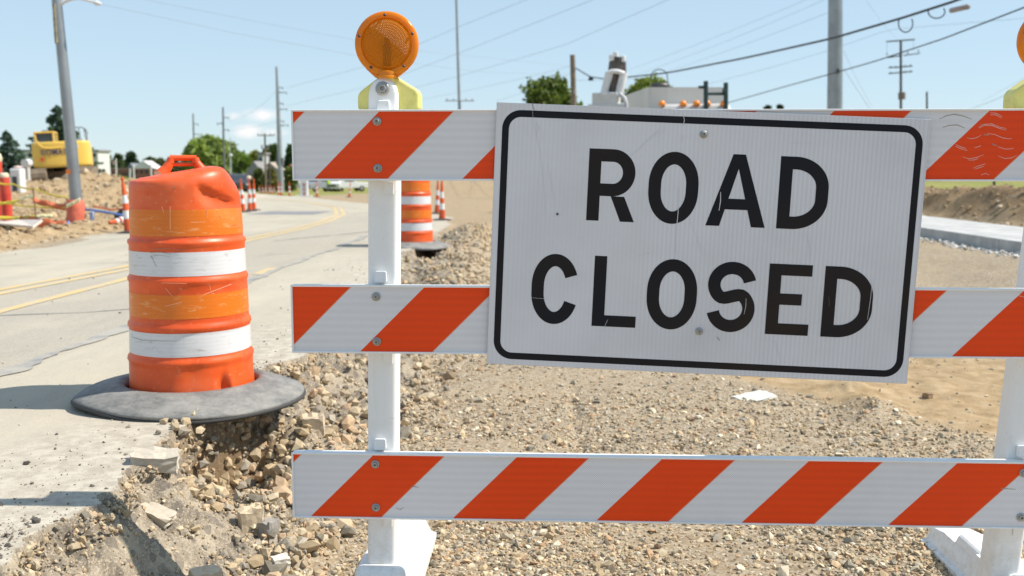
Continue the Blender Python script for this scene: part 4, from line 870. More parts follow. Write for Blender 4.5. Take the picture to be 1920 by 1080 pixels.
GC = [(242, 437, None, (0, -4.5), 'slim cone leaning left on the far verge, left of the big drum'),
      (829, 413, None, (0, 0), 'nearer of two slim cones on the road edge between post and sign'),
      (819.5, 401, None, (0, 2), 'farther of two slim cones behind the second drum, half hidden by the nearer cone'),
      (456, 393, 27, (0, -3), 'slim cone closest to the right shoulder of the big drum'),
      (468.5, 391, 28, (0, 0), 'slim cone topped with a pale lamp, between two plain cones right of the big drum'),
      (475.5, 391, 29, (0, 2), 'slim cone right of the lamp-topped cone by the grass verge'),
      (522.5, 367, 61, (0, 0), 'slim cone just left of the foot of the tall steel pole'),
      (527.5, 367, 66, (0, 0), 'short slim cone in front of the tall steel pole foot'),
      (543, 368, 61, (0, 0), 'slim white banded cone right of the tall steel pole, left of the barricade rail end'),
      (571, 367.5, 60, (0, 0), 'red banded cone between two white markers below the barricade top rail'),
      (594.5, 368, 58, (0, 0), 'slim red banded cone in front of the grey pickup under the top rail'),
      (655, 368, 57, (0, 5), 'slim red cone standing right of the far worker, left of the barricade post')]
for i, (px, py, Y, tl, lab) in enumerate(GC):
    o = cone0 if i == 0 else copy_tree(cone0)
    if Y is None:
        z = .33
        for _ in range(12): p = atZ(px, py, z); z = H1(p.x, p.y)
    else: p = atY(px, py, Y)
    o.location = (p.x, p.y, H1(p.x, p.y) - .005); o.rotation_euler = (R(tl[0]), R(tl[1]), i * .7 if not tl[1] else 0); o['label'] = lab
    if 'lamp' in lab and 'topped with' in lab:
        m_ = MB(); m_.lathe([(.0001, .0), (.05, .012), (.062, .05), (.05, .09), (.0001, .105)], 16, (0, 0, .89)); m_.build('lamp', simple('pale_lamp', (.85, .62, .50), .4), o)
spots = [(487.5, 367, 83), (493.5, 367, 83), (499, 366, 88), (505.5, 367, 83), (510, 367, 82), (515, 366, 87)]
names = ['leftmost of the six small cones in the row across the road end', 'second small cone from the left in the row across the road end', 'third small cone from the left in the far row, set slightly back', 'fourth small cone from the left in the row across the road end', 'fifth small cone from the left in the row across the road end', 'rightmost small cone of the far row, beside the tall steel pole']
for (px, py, Y), nm in zip(spots, names):
    o = copy_tree(cone0, label=nm); p = atY(px, 367, Y); o.location = (p.x, p.y, H1(p.x, p.y)); o.scale = (1.05, 1.05, .80); o['group'] = 'row of small cones across the far end of the road'
# fallen cone on the left verge
o = copy_tree(cone0, label='orange slim cone lying on its side on the dirt verge, left of the leaning cone')
p = atZ(236, 421, .36); q = atZ(183, 431, .36); o.location = (p.x, p.y, H1(p.x, p.y) + .09); v = (q - p); o.rotation_euler = Vector((v.x, v.y, -.02)).to_track_quat('Z', 'Y').to_euler()
# two tall white markers
for px, lab in ((566, 'thin white marker post left of the red banded cone under the top rail'), (575.5, 'thin white marker post right of the red banded cone under the top rail')):
    p = atY(px, 366, 60); t = thing('marker_post', lab, 'marker post', (p.x, p.y, H1(p.x, p.y)), 0, 'white marker posts on the far road')
    m_ = MB(); m_.tube([(0, 0, .04), (0, 0, 1.25)], .10, 12); m_.build('tube', M['cone_white'], t); m_ = MB(); m_.box((0, 0, .03), (.6, .45, .06), bev=.02); m_.build('foot', M['cone_white'], t)
print('street furniture done')

# ------------------------------------------------------------------ vegetation
def leafmat(name, rough=.7):
    k = NM(name); cc = k.attr('tint'); k.base(cc, rough, 0, .25)
    tr = k.n.new('ShaderNodeBsdfTranslucent'); k.L(k.mix(1.0, cc, (1.5, 1.6, .7), 'MULTIPLY'), tr.inputs[0]); ms = k.n.new('ShaderNodeMixShader'); ms.inputs[0].default_value = .3
    k.L(k.b.outputs[0], ms.inputs[1]); k.L(tr.outputs[0], ms.inputs[2]); k.L(ms.outputs[0], k.o.inputs['Surface']); return k.m
M['leaf'] = leafmat('leaf'); M['bark'] = simple('bark', (.16, .12, .09), .9, 0, .4, 3, .4)
def leaf_mesh(name, C, size, tint, parent, seed=1, droop=None):
    rs = np.random.RandomState(seed); n = len(C); a = rs.normal(size=(n, 3)); a /= np.linalg.norm(a, axis=1)[:, None]
    b = rs.normal(size=(n, 3)); b -= a * (a * b).sum(1)[:, None]; b /= np.linalg.norm(b, axis=1)[:, None]
    if droop is not None: a = droop[0]; b = droop[1]
    s = (size * rs.uniform(.6, 1.4, n))[:, None]
    V = np.stack([C - a * s, C + b * s * .55, C + a * s, C - b * s * .55], 1).reshape(-1, 3)
    Fq = np.arange(n * 4).reshape(n, 4)
    return npmesh(name, V, Fq, M['leaf'], parent, attrs={'tint': np.repeat(tint, 4, 0)})
def tree(name, label, px, top, Y, wpx, n=2600, col=(.13, .19, .045), leaf=.35, shape=(1, 1), seed=1, group='trees beyond the end of the road', trunk=.35, nb=9, dome=False):
    p = atY(px, top, Y); gz = H1(p.x, p.y); h = p.z - gz; w = wpx * Y / F_PX / 2; rs = np.random.RandomState(seed)
    t = thing(name, label, 'tree', (p.x, p.y, gz), 0, group)
    mb = MB(); th = h * .75; mb.tube([(0, 0, -.3), (.05, 0, th * .4), (rs.uniform(-.2, .2), 0, th)], [trunk * .5 + .1, trunk * .4, .05], 8)
    for i in range(6):
        a = rs.uniform(0, 6.28); z0 = h * rs.uniform(.2, .5); mb.tube([(0, 0, z0), (math.cos(a) * w * .35, math.sin(a) * w * .35, z0 + h * .15), (math.cos(a) * w * .7, math.sin(a) * w * .7, z0 + h * .28)], [trunk * .25, trunk * .15, .03], 5)
    mb.build('trunk', M['bark'], t)
    P = []; T = []
    for i in range(nb):
        a = rs.uniform(0, 6.28); rr = rs.uniform(0, .62) if i else 0; cz = h * (rs.uniform(.32, .80) if not dome else rs.uniform(.62, .84)); env = 1 - (.55 if not dome else .2) * max(0, cz / h - .45) / .5
        c = np.array([math.cos(a) * rr * w * env, math.sin(a) * rr * w * env * .8, cz]); rx = w * rs.uniform(.30, .52); rz = min(h * .24, rx * .95)
        if c[2] + rz > h or i == 0: c[2] = h - rz
        m = n // nb; d = rs.normal(size=(m, 3)); d /= np.linalg.norm(d, axis=1)[:, None]; r = rs.uniform(.55, 1.08, m)[:, None]
        bump_ = 1 + .22 * np.sin(d[:, :1] * 7 + i) * np.cos(d[:, 2:3] * 6 + i * 2)
        P.append(c + d * r * bump_ * np.array([rx, rx, rz])); T.append(np.array(col) * rs.uniform(.75, 1.25) * rs.uniform(.6, 1.35, (m, 1)) * np.array([1, 1, 1]))
    if nb: # low skirt
        m = n // 6; a = rs.uniform(0, 6.28, m); r = w * np.sqrt(rs.rand(m)) * .9; P.append(np.stack([r * np.cos(a), r * np.sin(a), h * rs.uniform(.08, .5, m)], -1)); T.append(np.array(col) * rs.uniform(.5, 1.1, (m, 1)))
    leaf_mesh('crown', np.vstack(P), leaf, np.vstack(T), t, seed); return t
def spruce(label, px, top, Y, wpx, seed, n=5200):
    p = atY(px, top, Y); gz = H1(p.x, p.y); h = p.z - gz; w = wpx * Y / F_PX / 2; rs = np.random.RandomState(seed)
    t = thing('spruce_tree', label, 'tree', (p.x, p.y, gz), 0, 'spruces behind the excavator')
    mb = MB(); mb.tube([(0, 0, -.3), (0, 0, h * .97)], [.22, .03], 8); mb.build('trunk', M['bark'], t)
    C = []; A = []; B = []; T = []
    nbr = 170
    for i in range(nbr):
        f = (i + rs.rand()) / nbr; z = h * (.06 + .92 * f); L_ = w * (1 - f) ** .85 * rs.uniform(.75, 1.2) + .12; a = rs.uniform(0, 6.28); m = max(6, int(n / nbr * (1.5 - f)))
        u = rs.rand(m) ** .7; dirv = np.array([math.cos(a), math.sin(a), 0]); side = np.array([-math.sin(a), math.cos(a), 0])
        c = dirv * (u * L_)[:, None] + side * (rs.uniform(-.22, .22, m) * L_ * (1.1 - u))[:, None]; c[:, 2] = z - u * L_ * .28 + u ** 2 * L_ * .12 - rs.rand(m) * .12
        C.append(c); T.append(np.array([(.055, .085, .065)]) * rs.uniform(.6, 1.7) * rs.uniform(.7, 1.3, (m, 1)) + (u[:, None] > .75) * np.array([(.02, .035, .03)]))
    leaf_mesh('crown', np.vstack(C), .17, np.vstack(T), t, seed)
    return t
spruce('blue spruce at the far left edge, beside the excavator', 11, 243, 88, 125, 3)
spruce('taller blue spruce standing behind the excavator cab and the near pole', 106, 195, 84, 210, 4, 9500)
tree('broadleaf_tree', 'big light green tree behind the top of the big drum', 388, 258, 150, 104, 7200, (.24, .30, .085), .5, seed=11, nb=16, dome=True)
tree('broadleaf_tree', 'mid green tree just right of the big light green one, behind two poles', 428, 268, 158, 60, 3600, (.20, .26, .075), .5, seed=12)
tree('broadleaf_tree', 'dense green tree between the lamp pole and the grey roofed house', 452, 288, 140, 66, 3800, (.14, .20, .05), .45, seed=13)
tree('broadleaf_tree', 'yellowish green tree above the grey roof of the house', 478, 284, 178, 50, 2800, (.26, .28, .07), .5, seed=14)
tree('broadleaf_tree', 'dark green tree left of the tall steel pole', 512, 272, 190, 50, 3200, (.055, .09, .03), .5, seed=15)
tree('broadleaf_tree', 'dark green tree right of the tall steel pole, behind the rail end', 548, 272, 180, 50, 3200, (.05, .085, .03), .5, seed=16)
tree('broadleaf_tree', 'round green bush tree left of the wooden crossarm pole', 485, 318, 128, 30, 1800, (.10, .13, .035), .35, seed=17, nb=6)
tree('broadleaf_tree', 'olive shrub tree between the crossarm pole and the steel pole', 506, 318, 120, 34, 1800, (.15, .14, .04), .35, seed=18, nb=6)
tree('broadleaf_tree', 'low green tree at the foot of the tall steel pole, right side', 541, 316, 118, 26, 1500, (.12, .15, .04), .35, seed=19, nb=6)
for i, (px, top, wd, Y, colr, lab) in enumerate([(200, 292, 34, 210, (.085, .13, .06), 'leftmost low tree of the distant line, beside the white building'), (222, 290, 28, 225, (.10, .14, .065), 'distant tree behind the flag pole'), (245, 286, 34, 230, (.06, .10, .055), 'darker rounded distant tree left of the white gabled portico'), (281, 296, 30, 225, (.09, .12, .06), 'distant tree just right of the white gabled portico'), (300, 298, 34, 215, (.10, .11, .06), 'reddish green distant tree left of the big drum handle'), (322, 295, 34, 235, (.09, .13, .06), 'distant tree directly behind the big drum handle'), (345, 298, 26, 230, (.08, .12, .05), 'distant tree right of the big drum handle')]):
    tree('broadleaf_tree', lab, px, top, Y, wd, 1700, colr, .6, seed=30 + i, nb=7)
tree('broadleaf_tree', 'dark green round tree behind the wooden pole, left of the truck mast', 1038, 143, 62, 120, 9000, (.11, .15, .035), .17, seed=50, nb=18, group=None, dome=True)
tree('broadleaf_tree', 'small bushy dark tree left of the round tree behind the wooden pole', 1000, 166, 70, 60, 2600, (.07, .095, .04), .22, seed=51, nb=9, group=None, dome=True)
tree('broadleaf_tree', 'bright green tree rising behind the white truck tank', 1222, 143, 58, 120, 8000, (.17, .21, .04), .17, seed=52, nb=18, group=None, dome=True)
tree('broadleaf_tree', 'tiny treetop showing above the rail, left of the large grey pole', 1440, 199, 150, 24, 700, (.05, .08, .04), .4, seed=53, nb=5, group=None)
tree('broadleaf_tree', 'second tiny treetop above the rail, nearer to the large grey pole', 1463, 198, 150, 16, 500, (.05, .08, .04), .4, seed=54, nb=5, group=None)
# verge grass in front of the far houses
n = 5000; gx = rs.uniform(-34, -9, n); gy = rs.uniform(48, 95, n); kp = (gx < ed(gy, LEFT) - .8) & (gx > -15 - (gy - 36) * .32); gx, gy = gx[kp], gy[kp]; gz = height(gx, gy)
tg = np.array([(.22, .22, .07)]) * rs.uniform(.6, 1.4, (len(gx), 1)); o = leaf_mesh('verge_grass', np.stack([gx, gy, gz + .12], -1), .22, tg, None, 5)
tag(o, 'rough green and yellow grass on the verge beyond the road', 'grass', kind='stuff')

# ------------------------------------------------------------------ poles and wires
M['steel'] = simple('weathered_steel', (.34, .36, .38), .5, .35, .15, 2); M['steel_dark'] = simple('rust_steel', (.20, .20, .21), .6, .3, .25, 2)
M['wood'] = simple('pole_wood', (.24, .19, .14), .9, 0, .35, 5, .3); M['wood_dark'] = simple('pole_wood_dark', (.10, .085, .075), .9, 0, .3, 5, .3)
M['insul'] = simple('insulator', (.22, .22, .24), .4); M['cable'] = simple('cable', (.035, .04, .05), .6, 0, .1); M['wire'] = simple('wire', (.30, .34, .38), .6, 0, .1)
M['galv'] = simple('galvanised_pole', (.33, .345, .355), .38, .6, .25, 1.4)
def pole(name, label, px, top, Y, w_top, w_bot, mat, base_px=None, group=None, n=16):
    """w in photo pixels; returns the thing, its height and a helper for offsets along the view-facing axis"""
    p = atY(px, top, Y); bx = p.x if base_px is None else atY(base_px, 360, Y).x; gz = H1(bx, Y); h = p.z - gz
    t = thing(name, label, 'pole', (bx, Y, gz), 0, group); mb = MB(); kx = Y / F_PX
    mb.tube([(0, 0, -.4), ((p.x - bx) * .5, 0, h * .5), (p.x - bx, 0, h)], [w_bot * kx / 2, (w_bot + w_top) / 2 * kx / 2, w_top * kx / 2], n)
    mb.build('shaft', mat, t)
    def at(qx, qy, dy=0.0): q = atY(qx, qy, Y); return Vector((q.x - bx, dy, q.z - gz))
    return t, at, kx
TG = 'tall steel transmission poles receding on the left'
def arms(t, at, kx, lst, mat, ins, w=1.2):
    for (x0, y0, x1, y1) in lst:
        mb = MB(); mb.tube([at(x0, y0), at((x0 + x1) / 2, (y0 + y1) / 2 + .6), at(x1, y1)], [w * kx, w * kx * .8, w * kx * .6], 8); a = mb.build('davit_arm', mat, t)
        mb = MB(); e = at(x1, y1)
        mb.lathe([(.0001, 0), (1.3 * kx, 0), (.7 * kx, -.8 * kx), (1.3 * kx, -1.6 * kx), (.7 * kx, -2.4 * kx), (1.3 * kx, -3.2 * kx), (.0001, -3.3 * kx)], 8, e); mb.build('insulator', M['insul'], a)
t, at, kx = pole('transmission_pole', 'tallest steel pole standing between the big drum and the top rail', 518.5, 125, 108, 4, 12, M['steel'], 527.5, TG)
arms(t, at, kx, [(521, 163, 530, 164), (522, 173, 537, 173), (523, 193, 531, 194), (523, 205, 538, 204), (524, 226, 532, 227), (525, 235, 540, 234)], M['steel'], 1)
mb = MB(); mb.box(at(525, 303), (13 * kx, .5, 14 * kx), bev=.05); mb.build('equipment_box', M['steel_dark'], t)
t, at, kx = pole('transmission_pole', 'second steel pole rising from the big light green tree', 418, 201, 148, 3, 5, M['steel_dark'], 421, TG)
arms(t, at, kx, [(419, 220, 429, 220), (418, 231, 408, 231), (419, 243, 429, 243)], M['steel_dark'], 1, .9)
t, at, kx = pole('transmission_pole', 'farthest left thin pole above the big light green tree', 362, 213, 175, 2.4, 4, M['steel_dark'], 366, TG)
arms(t, at, kx, [(363, 232, 371, 232), (364, 251, 373, 251)], M['steel_dark'], 1, .8)
t, at, kx = pole('lamp_post', 'pale lamp pole with two crossarms right of the second steel pole', 431.5, 258, 120, 1.6, 4, simple('pale_metal', (.55, .56, .56), .5, .3), 433, None)
mb = MB(); mb.box(at(438, 271), (20 * kx, .15, 1.2 * kx)); mb.build('crossarm', M['steel_dark'], t); mb = MB(); mb.box(at(440, 277), (10 * kx, .15, 1.2 * kx)); mb.build('crossarm', M['steel_dark'], t)
mb = MB(); mb.lathe([(.0001, 2 * kx), (3.5 * kx, 1 * kx), (4.5 * kx, -2 * kx), (1.5 * kx, -5 * kx), (.0001, -5 * kx)], 12, at(432, 290)); mb.build('lamp_head', simple('lamp_head', (.62, .62, .62), .4, .3), t)
t, at, kx = pole('utility_pole', 'pale wooden pole with one crossarm left of the tall steel pole', 496.5, 250, 118, 3, 4.2, M['wood'], 498.5, None)
mb = MB(); mb.box(at(499, 254), (32 * kx, .2, 1.6 * kx)); mb.build('crossarm', M['wood'], t)
for xx in (484, 491, 507, 514): mb = MB(); mb.tube([at(xx, 253.5), at(xx, 250)], .9 * kx, 6); mb.build('insulator', M['insul'], t)
mb = MB(); mb.tube([at(503, 272, -.3), at(503, 280, -.3)], 1.9 * kx, 10); mb.build('transformer', M['steel_dark'], t); mb = MB(); mb.tube([at(490, 272, .3), at(490, 279, .3)], 1.5 * kx, 10); mb.build('transformer', M['steel_dark'], t)
pole('timber_post', 'short dark timber pole between the crossarm pole and the tall steel pole', 505.5, 291, 112, 2.6, 3.6, M['wood_dark'], 506, None)
t, at, kx = pole('transmission_pole', 'slender steel pole running off the top of the photo right of the warning light', 854, -60, 82, 4, 6.5, M['steel'], 866, None)
mb = MB(); mb.box(at(862, 189), (54 * kx, .3, 1.6 * kx)); mb.build('crossarm', simple('pale_arm', (.5, .52, .55), .5), t)
for xx in (838, 850, 874, 885): mb = MB(); mb.tube([at(xx, 188), at(xx, 185)], 1.0 * kx, 6); mb.build('insulator', M['insul'], t)
t, at, kx = pole('steel_pole', 'thick grey steel pole running off the top of the photo at right', 1566.5, -40, 33, 25, 29, M['galv'], 1564, None)
mb = MB(); mb.tube([at(1566, 131) - Vector((0, .30, 0)), at(1566, 139) - Vector((0, .30, 0))], .05, 8); mb.build('cable_clamp', M['dark_steel'], t)
t, at, kx = pole('utility_pole', 'bare wooden pole standing left of the truck mast', 1073.5, 103, 52, 9.5, 11.5, M['wood'], 1080, None)
mb = MB(); mb.tube([at(1079, 170, -.2), at(1079, 176, -.2)], 3.2 * kx, 12); mb.build('meter', simple('meter', (.6, .6, .6), .4), t)
t, at, kx = pole('utility_pole', 'wooden utility pole with crossarms and transformer right of the thick grey pole', 1689, 75, 74, 4.2, 5.2, M['wood_dark'], 1688, None)
for (xa, ya, xb, yb, w) in ((1662, 78, 1715, 74, 2.2), (1664, 108, 1690, 104, 2), (1694, 104, 1725, 100, 1.6), (1666, 127, 1711, 124, 1.8), (1666, 138, 1711, 134, 1.8)):
    mb = MB(); mb.tube([at(xa, ya), at(xb, yb)], w * kx / 2 * 1.2, 6); mb.build('crossarm', M['wood_dark'], t)
for (xx, yy) in ((1663, 100), (1722, 94), (1702, 97), (1670, 124), (1680, 124), (1697, 122), (1707, 121), (1670, 135), (1697, 133), (1707, 132)):
    mb = MB(); mb.tube([at(xx, yy + 4), at(xx, yy)], [1.1 * kx, 1.5 * kx], 6); mb.build('insulator', M['insul'], t)
mb = MB(); mb.tube([at(1687, 174, -.4), at(1687, 187, -.4)], 6.5 * kx, 12); mb.build('transformer', simple('transformer', (.22, .17, .15), .6), t)
for (a, b) in (((1663, 80), (1663, 104)), ((1713, 77), (1713, 96))): mb = MB(); mb.tube([at(*a), at(*b)], .3 * kx, 4); mb.build('drop_wire', M['wire'], t)
pole('timber_post', 'short bare pole top right of the crossarm utility pole', 1738, 172, 70, 3.4, 4.5, M['wood_dark'], 1736, None)
# the near lamp pole on the left
t, at, kx = pole('lamp_post', 'near grey pole on the left verge in front of the yellow excavator', 97, -90, 17.6, 16, 23, M['galv'], 146, None, 24)
mb = MB(); mb.tube([at(110, 82, -.075), at(107, 40, -.070), at(105, 8, -.065)], [.035, .035, .035], 8); mb.build('conduit', simple('rusty_conduit', (.35, .31, .20), .7, 0, .5, 8), t)
mb = MB(); mb.tube([at(112, 10), at(122, 3), at(135, -2), at(150, -3), at(162, 0), at(176, 4)], [.028, .026, .024, .022, .02, .02], 8); a = mb.build('bracket_arm', simple('pale_arm2', (.72, .68, .66), .5), t)
mb = MB(); mb.tube([at(176, 4), at(182, 6), at(190, 8)], [.028, .045, .02], 10); mb.build('lamp_head', M['cone_white'], a)
mb = MB(); mb.box(at(133, 322, -.118), (.075, .012, .075), bev=.003); mb.build('orange_tag', simple('orange_tag', (.85, .22, .04), .6), t)
mb = MB(); mb.lathe([(.155, 0), (.165, .08), (.15, .2), (.16, .34), (.14, .42), (.125, .44)], 18, (at(141, 424).x + .02, 0, 0.02)); mb.build('plastic_wrap', simple('orange_wrap', (.72, .17, .10), .5, 0, .3, 9), t)

WG = 'overhead wires crossing the sky'
def wire(label, pts, Ys, r, mat='wire', name='overhead_wire', cat='wire'):
    """photo way-points with a distance at each end; the wire hangs between its real end points"""
    P = []; n = len(pts) - 1
    L_ = [0]
    for a, b in zip(pts[:-1], pts[1:]): L_.append(L_[-1] + math.hypot(b[0] - a[0], b[1] - a[1]))
    xs = [p[0] for p in pts]; ys = [p[1] for p in pts]; m = 28
    co = np.polyfit(L_, ys, min(2, n)) if n >= 2 else None
    for i in range(m + 1):
        s_ = L_[-1] * i / m; x = float(np.interp(s_, L_, xs)); y = float(np.polyval(co, s_)) if co is not None and n == 2 else float(np.interp(s_, L_, ys))
        f = s_ / L_[-1]; iy = (1 - f) / Ys[0] + f / Ys[1]; P.append(atY(x, y, 1 / iy))
    c = P[0].copy(); mb = MB(); mb.tube([p - c for p in P], r * (1.0 if mat == 'cable' else .5), 5); o = mb.build(name, M[mat], None); o.location = c
    return tag(o, label, cat, WG)
wire('thick black cable rising right from the wooden pole past the thick grey pole', [(1080, 128), (1110, 146), (1135, 149), (1250, 137), (1400, 108), (1560, 72), (1690, 34), (1790, 2), (1930, -50)], (52, 19), .030, 'cable')
wire('black cable rising to the right edge in front of the crossarm pole', [(1360, 194), (1480, 160), (1560, 138), (1640, 115), (1770, 72), (1925, 12)], (45, 20), .017, 'cable')
wire('thin grey wire bending beneath the thick black cable', [(1300, 165), (1440, 128), (1550, 96), (1665, 56), (1800, 44), (1925, 34)], (60, 40), .014)
wire('upper of three faint wires rising towards the top of the thick grey pole', [(1180, 131), (1350, 66), (1520, -4)], (70, 40), .012)
wire('middle of three faint wires rising towards the thick grey pole', [(1195, 140), (1370, 74), (1545, 0)], (70, 38), .012)
wire('lower of three faint wires meeting the thick grey pole', [(1240, 138), (1400, 82), (1552, 24)], (70, 35), .012)
wire('wire from the near lamp head sloping down to the warning light', [(190, 8), (440, 62), (680, 106), (900, 135), (1073, 140)], (17.6, 52), .008)
wire('wire from the top left sloping to the upper part of the warning light', [(255, -4), (500, 44), (770, 94), (1073, 124)], (20, 52), .008)
wire('faint wire from the tall steel pole rising to the slender pole, topmost', [(537, 165), (700, 120), (856, 52), (990, -2)], (108, 60), .022)
wire('faint wire from the tall steel pole rising to the slender pole, second down', [(538, 198), (700, 160), (860, 100), (1115, -2)], (108, 50), .020)
wire('faint wire rising right past the slender pole to the top of the photo', [(700, 184), (860, 143), (1060, 84), (1260, -4)], (100, 50), .020)
wire('faint wire sagging behind the tall steel pole on its left', [(430, 228), (480, 205), (523, 165)], (148, 108), .022)
wire('lower faint wire between the second and the tall steel poles', [(430, 245), (478, 238), (524, 226)], (148, 108), .020)
wire('faint wire reaching the wooden pole from the lower left', [(770, 190), (930, 158), (1073, 123)], (90, 52), .014)
wire('second faint wire reaching the wooden pole from the lower left', [(930, 189), (1005, 165), (1075, 135)], (80, 52), .014)
wire('wire sagging right of the wooden pole towards the truck mast', [(1080, 150), (1130, 151), (1200, 147)], (52, 50), .014)
wire('slack wire slanting down left of the crossarm pole', [(1582, 96), (1607, 150), (1640, 208)], (33, 60), .010)
wire('guy wire slanting down right from the thick grey pole', [(1581, 128), (1632, 206)], (33, 34), .012)
wire('dark wire rising to the right edge beside the second warning light', [(1815, 206), (1870, 185), (1925, 158)], (60, 40), .020)
wire('faint wire rising to the right edge above the dark one', [(1840, 190), (1880, 168), (1925, 144)], (60, 40), .010)
wire('faint wire crossing between the grey pole and the crossarm pole', [(1625, 2), (1652, 40), (1680, 72)], (50, 74), .012)
# splice case and slack loops hung on the thick cable
def cab(px):   # height of the thick cable at px
    return np.interp(px, [1560, 1690, 1790, 1930], [72, 34, 2, -50]), 1 / np.interp((px - 1080) / 850, [0, 1], [1 / 52, 1 / 19])
mb = MB()
for (xa, xb, dp) in ((1686, 1710, 30), (1742, 1770, 22), (1835, 1858, 12)):
    ya, Yc = cab(xa); yb, _ = cab(xb); P = [atY((xa + xb) / 2 + (xb - xa) * .56 * math.cos(R(212 - i * 15.3)), (ya + yb) / 2 + dp * .42 + dp * .55 * math.sin(R(212 - i * 15.3)), Yc) for i in range(17)]
    c = P[8].copy(); m_ = MB(); m_.tube([p - c for p in P], .014, 6); o = m_.build('cable_loop', M['cable'], None); o.location = c
    tag(o, {1686: 'larger slack cable loop hanging from the thick cable', 1742: 'slack cable loop beside the pinkish splice case', 1835: 'small slack cable loop at the very top right'}[xa], 'cable loop')
p0_, p1_ = atY(1782, 20, 24.5), atY(1817, 12, 23.9); m_ = MB(); c = (p0_ + p1_) / 2
m_.tube([p0_ - c, (p0_ - c) * .92, (p1_ - c) * .92, p1_ - c], [.03, .062, .062, .03], 12); o = m_.build('splice_case', simple('splice', (.34, .27, .25), .5), None); o.location = c
tag(o, 'greyish pink splice case hanging under the thick cable at top right', 'splice case')
p0_ = atY(1108, 148, 49.5); m_ = MB(); m_.box((0, 0, 0), (.24, .16, .16), bev=.03); m_.tube([(0, 0, .0), (0, 0, .14)], .02, 6); o = m_.build('splice_box', M['cable'], None); o.location = p0_
tag(o, 'small black box hanging on the cable between wooden pole and truck mast', 'cable box')
P = [atY(1236 + 18 * math.cos(R(a)) + (a - 90) * .02, 148 - 18 * math.sin(R(a)) + (8 if a < 20 else 0), 46) for a in range(-10, 200, 12)]; c = P[0].copy(); m_ = MB(); m_.tube([p - c for p in P], .022, 6); o = m_.build('cable_loop', M['cable'], None); o.location = c
tag(o, 'cable loop arching above the treetop behind the truck', 'cable loop')

# ------------------------------------------------------------------ buildings far behind
M['glass'] = simple('dark_glass', (.05, .065, .08), .15, 0, .2, 2); M['white_wall'] = simple('white_wall', (.66, .65, .62), .8, 0, .08, 1); M['brick'] = simple('red_brick', (.32, .15, .11), .9, 0, .2, 4)
M['roof_grey'] = simple('roof_shingle', (.26, .25, .25), .9, 0, .2, 3); M['roof_tan'] = simple('roof_tan', (.42, .34, .28), .9, 0, .2, 3); M['tan_wall'] = simple('tan_wall', (.48, .42, .34), .9, 0, .1, 1)
def building(name, label, x0, x1, top, Y, depth, wall, roofm, floors=1, gable=0.0, nw=4, win=True, flat=True):
    a = atY(x0, top, Y); b = atY(x1, top, Y); gz = H1((a.x + b.x) / 2, Y) - .3; h = a.z - gz; w = b.x - a.x; cx = (a.x + b.x) / 2
    t = thing(name, label, 'building', (cx, Y, gz)); hw = h - gable
    mb = MB(); mb.box((0, depth / 2, hw / 2), (w, depth, hw)); mb.build('wall', wall, t)
    mb = MB()
    if gable: mb.add([(-w / 2 - .3, -.3, hw), (w / 2 + .3, -.3, hw), (0, -.3, hw + gable), (-w / 2 - .3, depth + .3, hw), (w / 2 + .3, depth + .3, hw), (0, depth + .3, hw + gable)], [(0, 1, 2), (5, 4, 3), (0, 2, 5, 3), (2, 1, 4, 5), (1, 0, 3, 4)])
    else: mb.box((0, depth / 2, hw + .15), (w + .5, depth + .5, .3))
    mb.build('roof', roofm, t)
    if win:
        for f in range(floors):
            for i in range(nw):
                m_ = MB(); ww = w / nw * .5; fh = hw / floors; c = (-w / 2 + w / nw * (i + .5), -.02, fh * (f + .55)); 
                m_.box(c, (ww, .12, fh * .45)); wn = m_.build('window', M['glass'], t)
    return t
building('apartment_building', 'white multi-storey building half hidden behind the yellow excavator', 22, 183, 284, 170, 5, M['white_wall'], M['roof_grey'], 4, 0, 12)
t = building('brick_building', 'low red brick building behind the flag pole', 190, 250, 318, 190, 4, M['brick'], simple('roof_brown', (.36, .24, .20), .9), 1, 0, 9)
t = building('portico_building', 'brick building with a white gabled portico left of the big drum', 250, 288, 301, 186, 4, M['brick'], M['white_wall'], 2, 1.5, 4)
for xx in (-1.6, 1.6): mb = MB(); mb.tube([(xx, -.8, 0), (xx, -.8, 3.4)], .16, 8); mb.build('column', M['white_wall'], t)
building('grey_building', 'dull blue grey house roof beside the white gabled portico', 232, 258, 306, 200, 4, M['tan_wall'], simple('roof_blue', (.20, .22, .26), .9), 1, 2.4, 3)
building('house', 'house with a grey gabled roof between the green trees', 460, 493, 302, 134, 4, M['tan_wall'], M['roof_grey'], 1, 2.0, 3)
building('house', 'pinkish brown house roof behind the crossarm pole', 488, 524, 304, 142, 4, M['tan_wall'], M['roof_tan'], 1, 1.4, 4)
building('house', 'small pale house with a red roof right of the tall steel pole', 530, 560, 308, 150, 4, M['white_wall'], simple('roof_red', (.38, .16, .10), .9), 1, 1.2, 3)
building('silo_tower', 'square pale grey tower above the roofs left of the crossarm pole', 483.5, 493, 289, 165, 4, simple('grey_wall', (.42, .44, .46), .9), M['roof_grey'], 2, 0, 1)
t, at, kx = pole('flag_pole', 'white flag pole with a limp flag in front of the low brick building', 217.5, 297, 140, 2.2, 4, M['white_wall'], 218.5, None, 8)
mb = MB(); a, b = at(217, 301), at(212, 309); mb.box(((a.x + b.x) / 2 - .05, 0, (a.z + b.z) / 2), (.42, .06, .6), bev=.02); mb.build('flag', simple('flag', (.62, .40, .38), .8), t)
pole('white_post', 'short white post between the flag pole and the portico', 243.5, 316, 120, 3, 3.4, M['white_wall'], 243.5, None, 8)

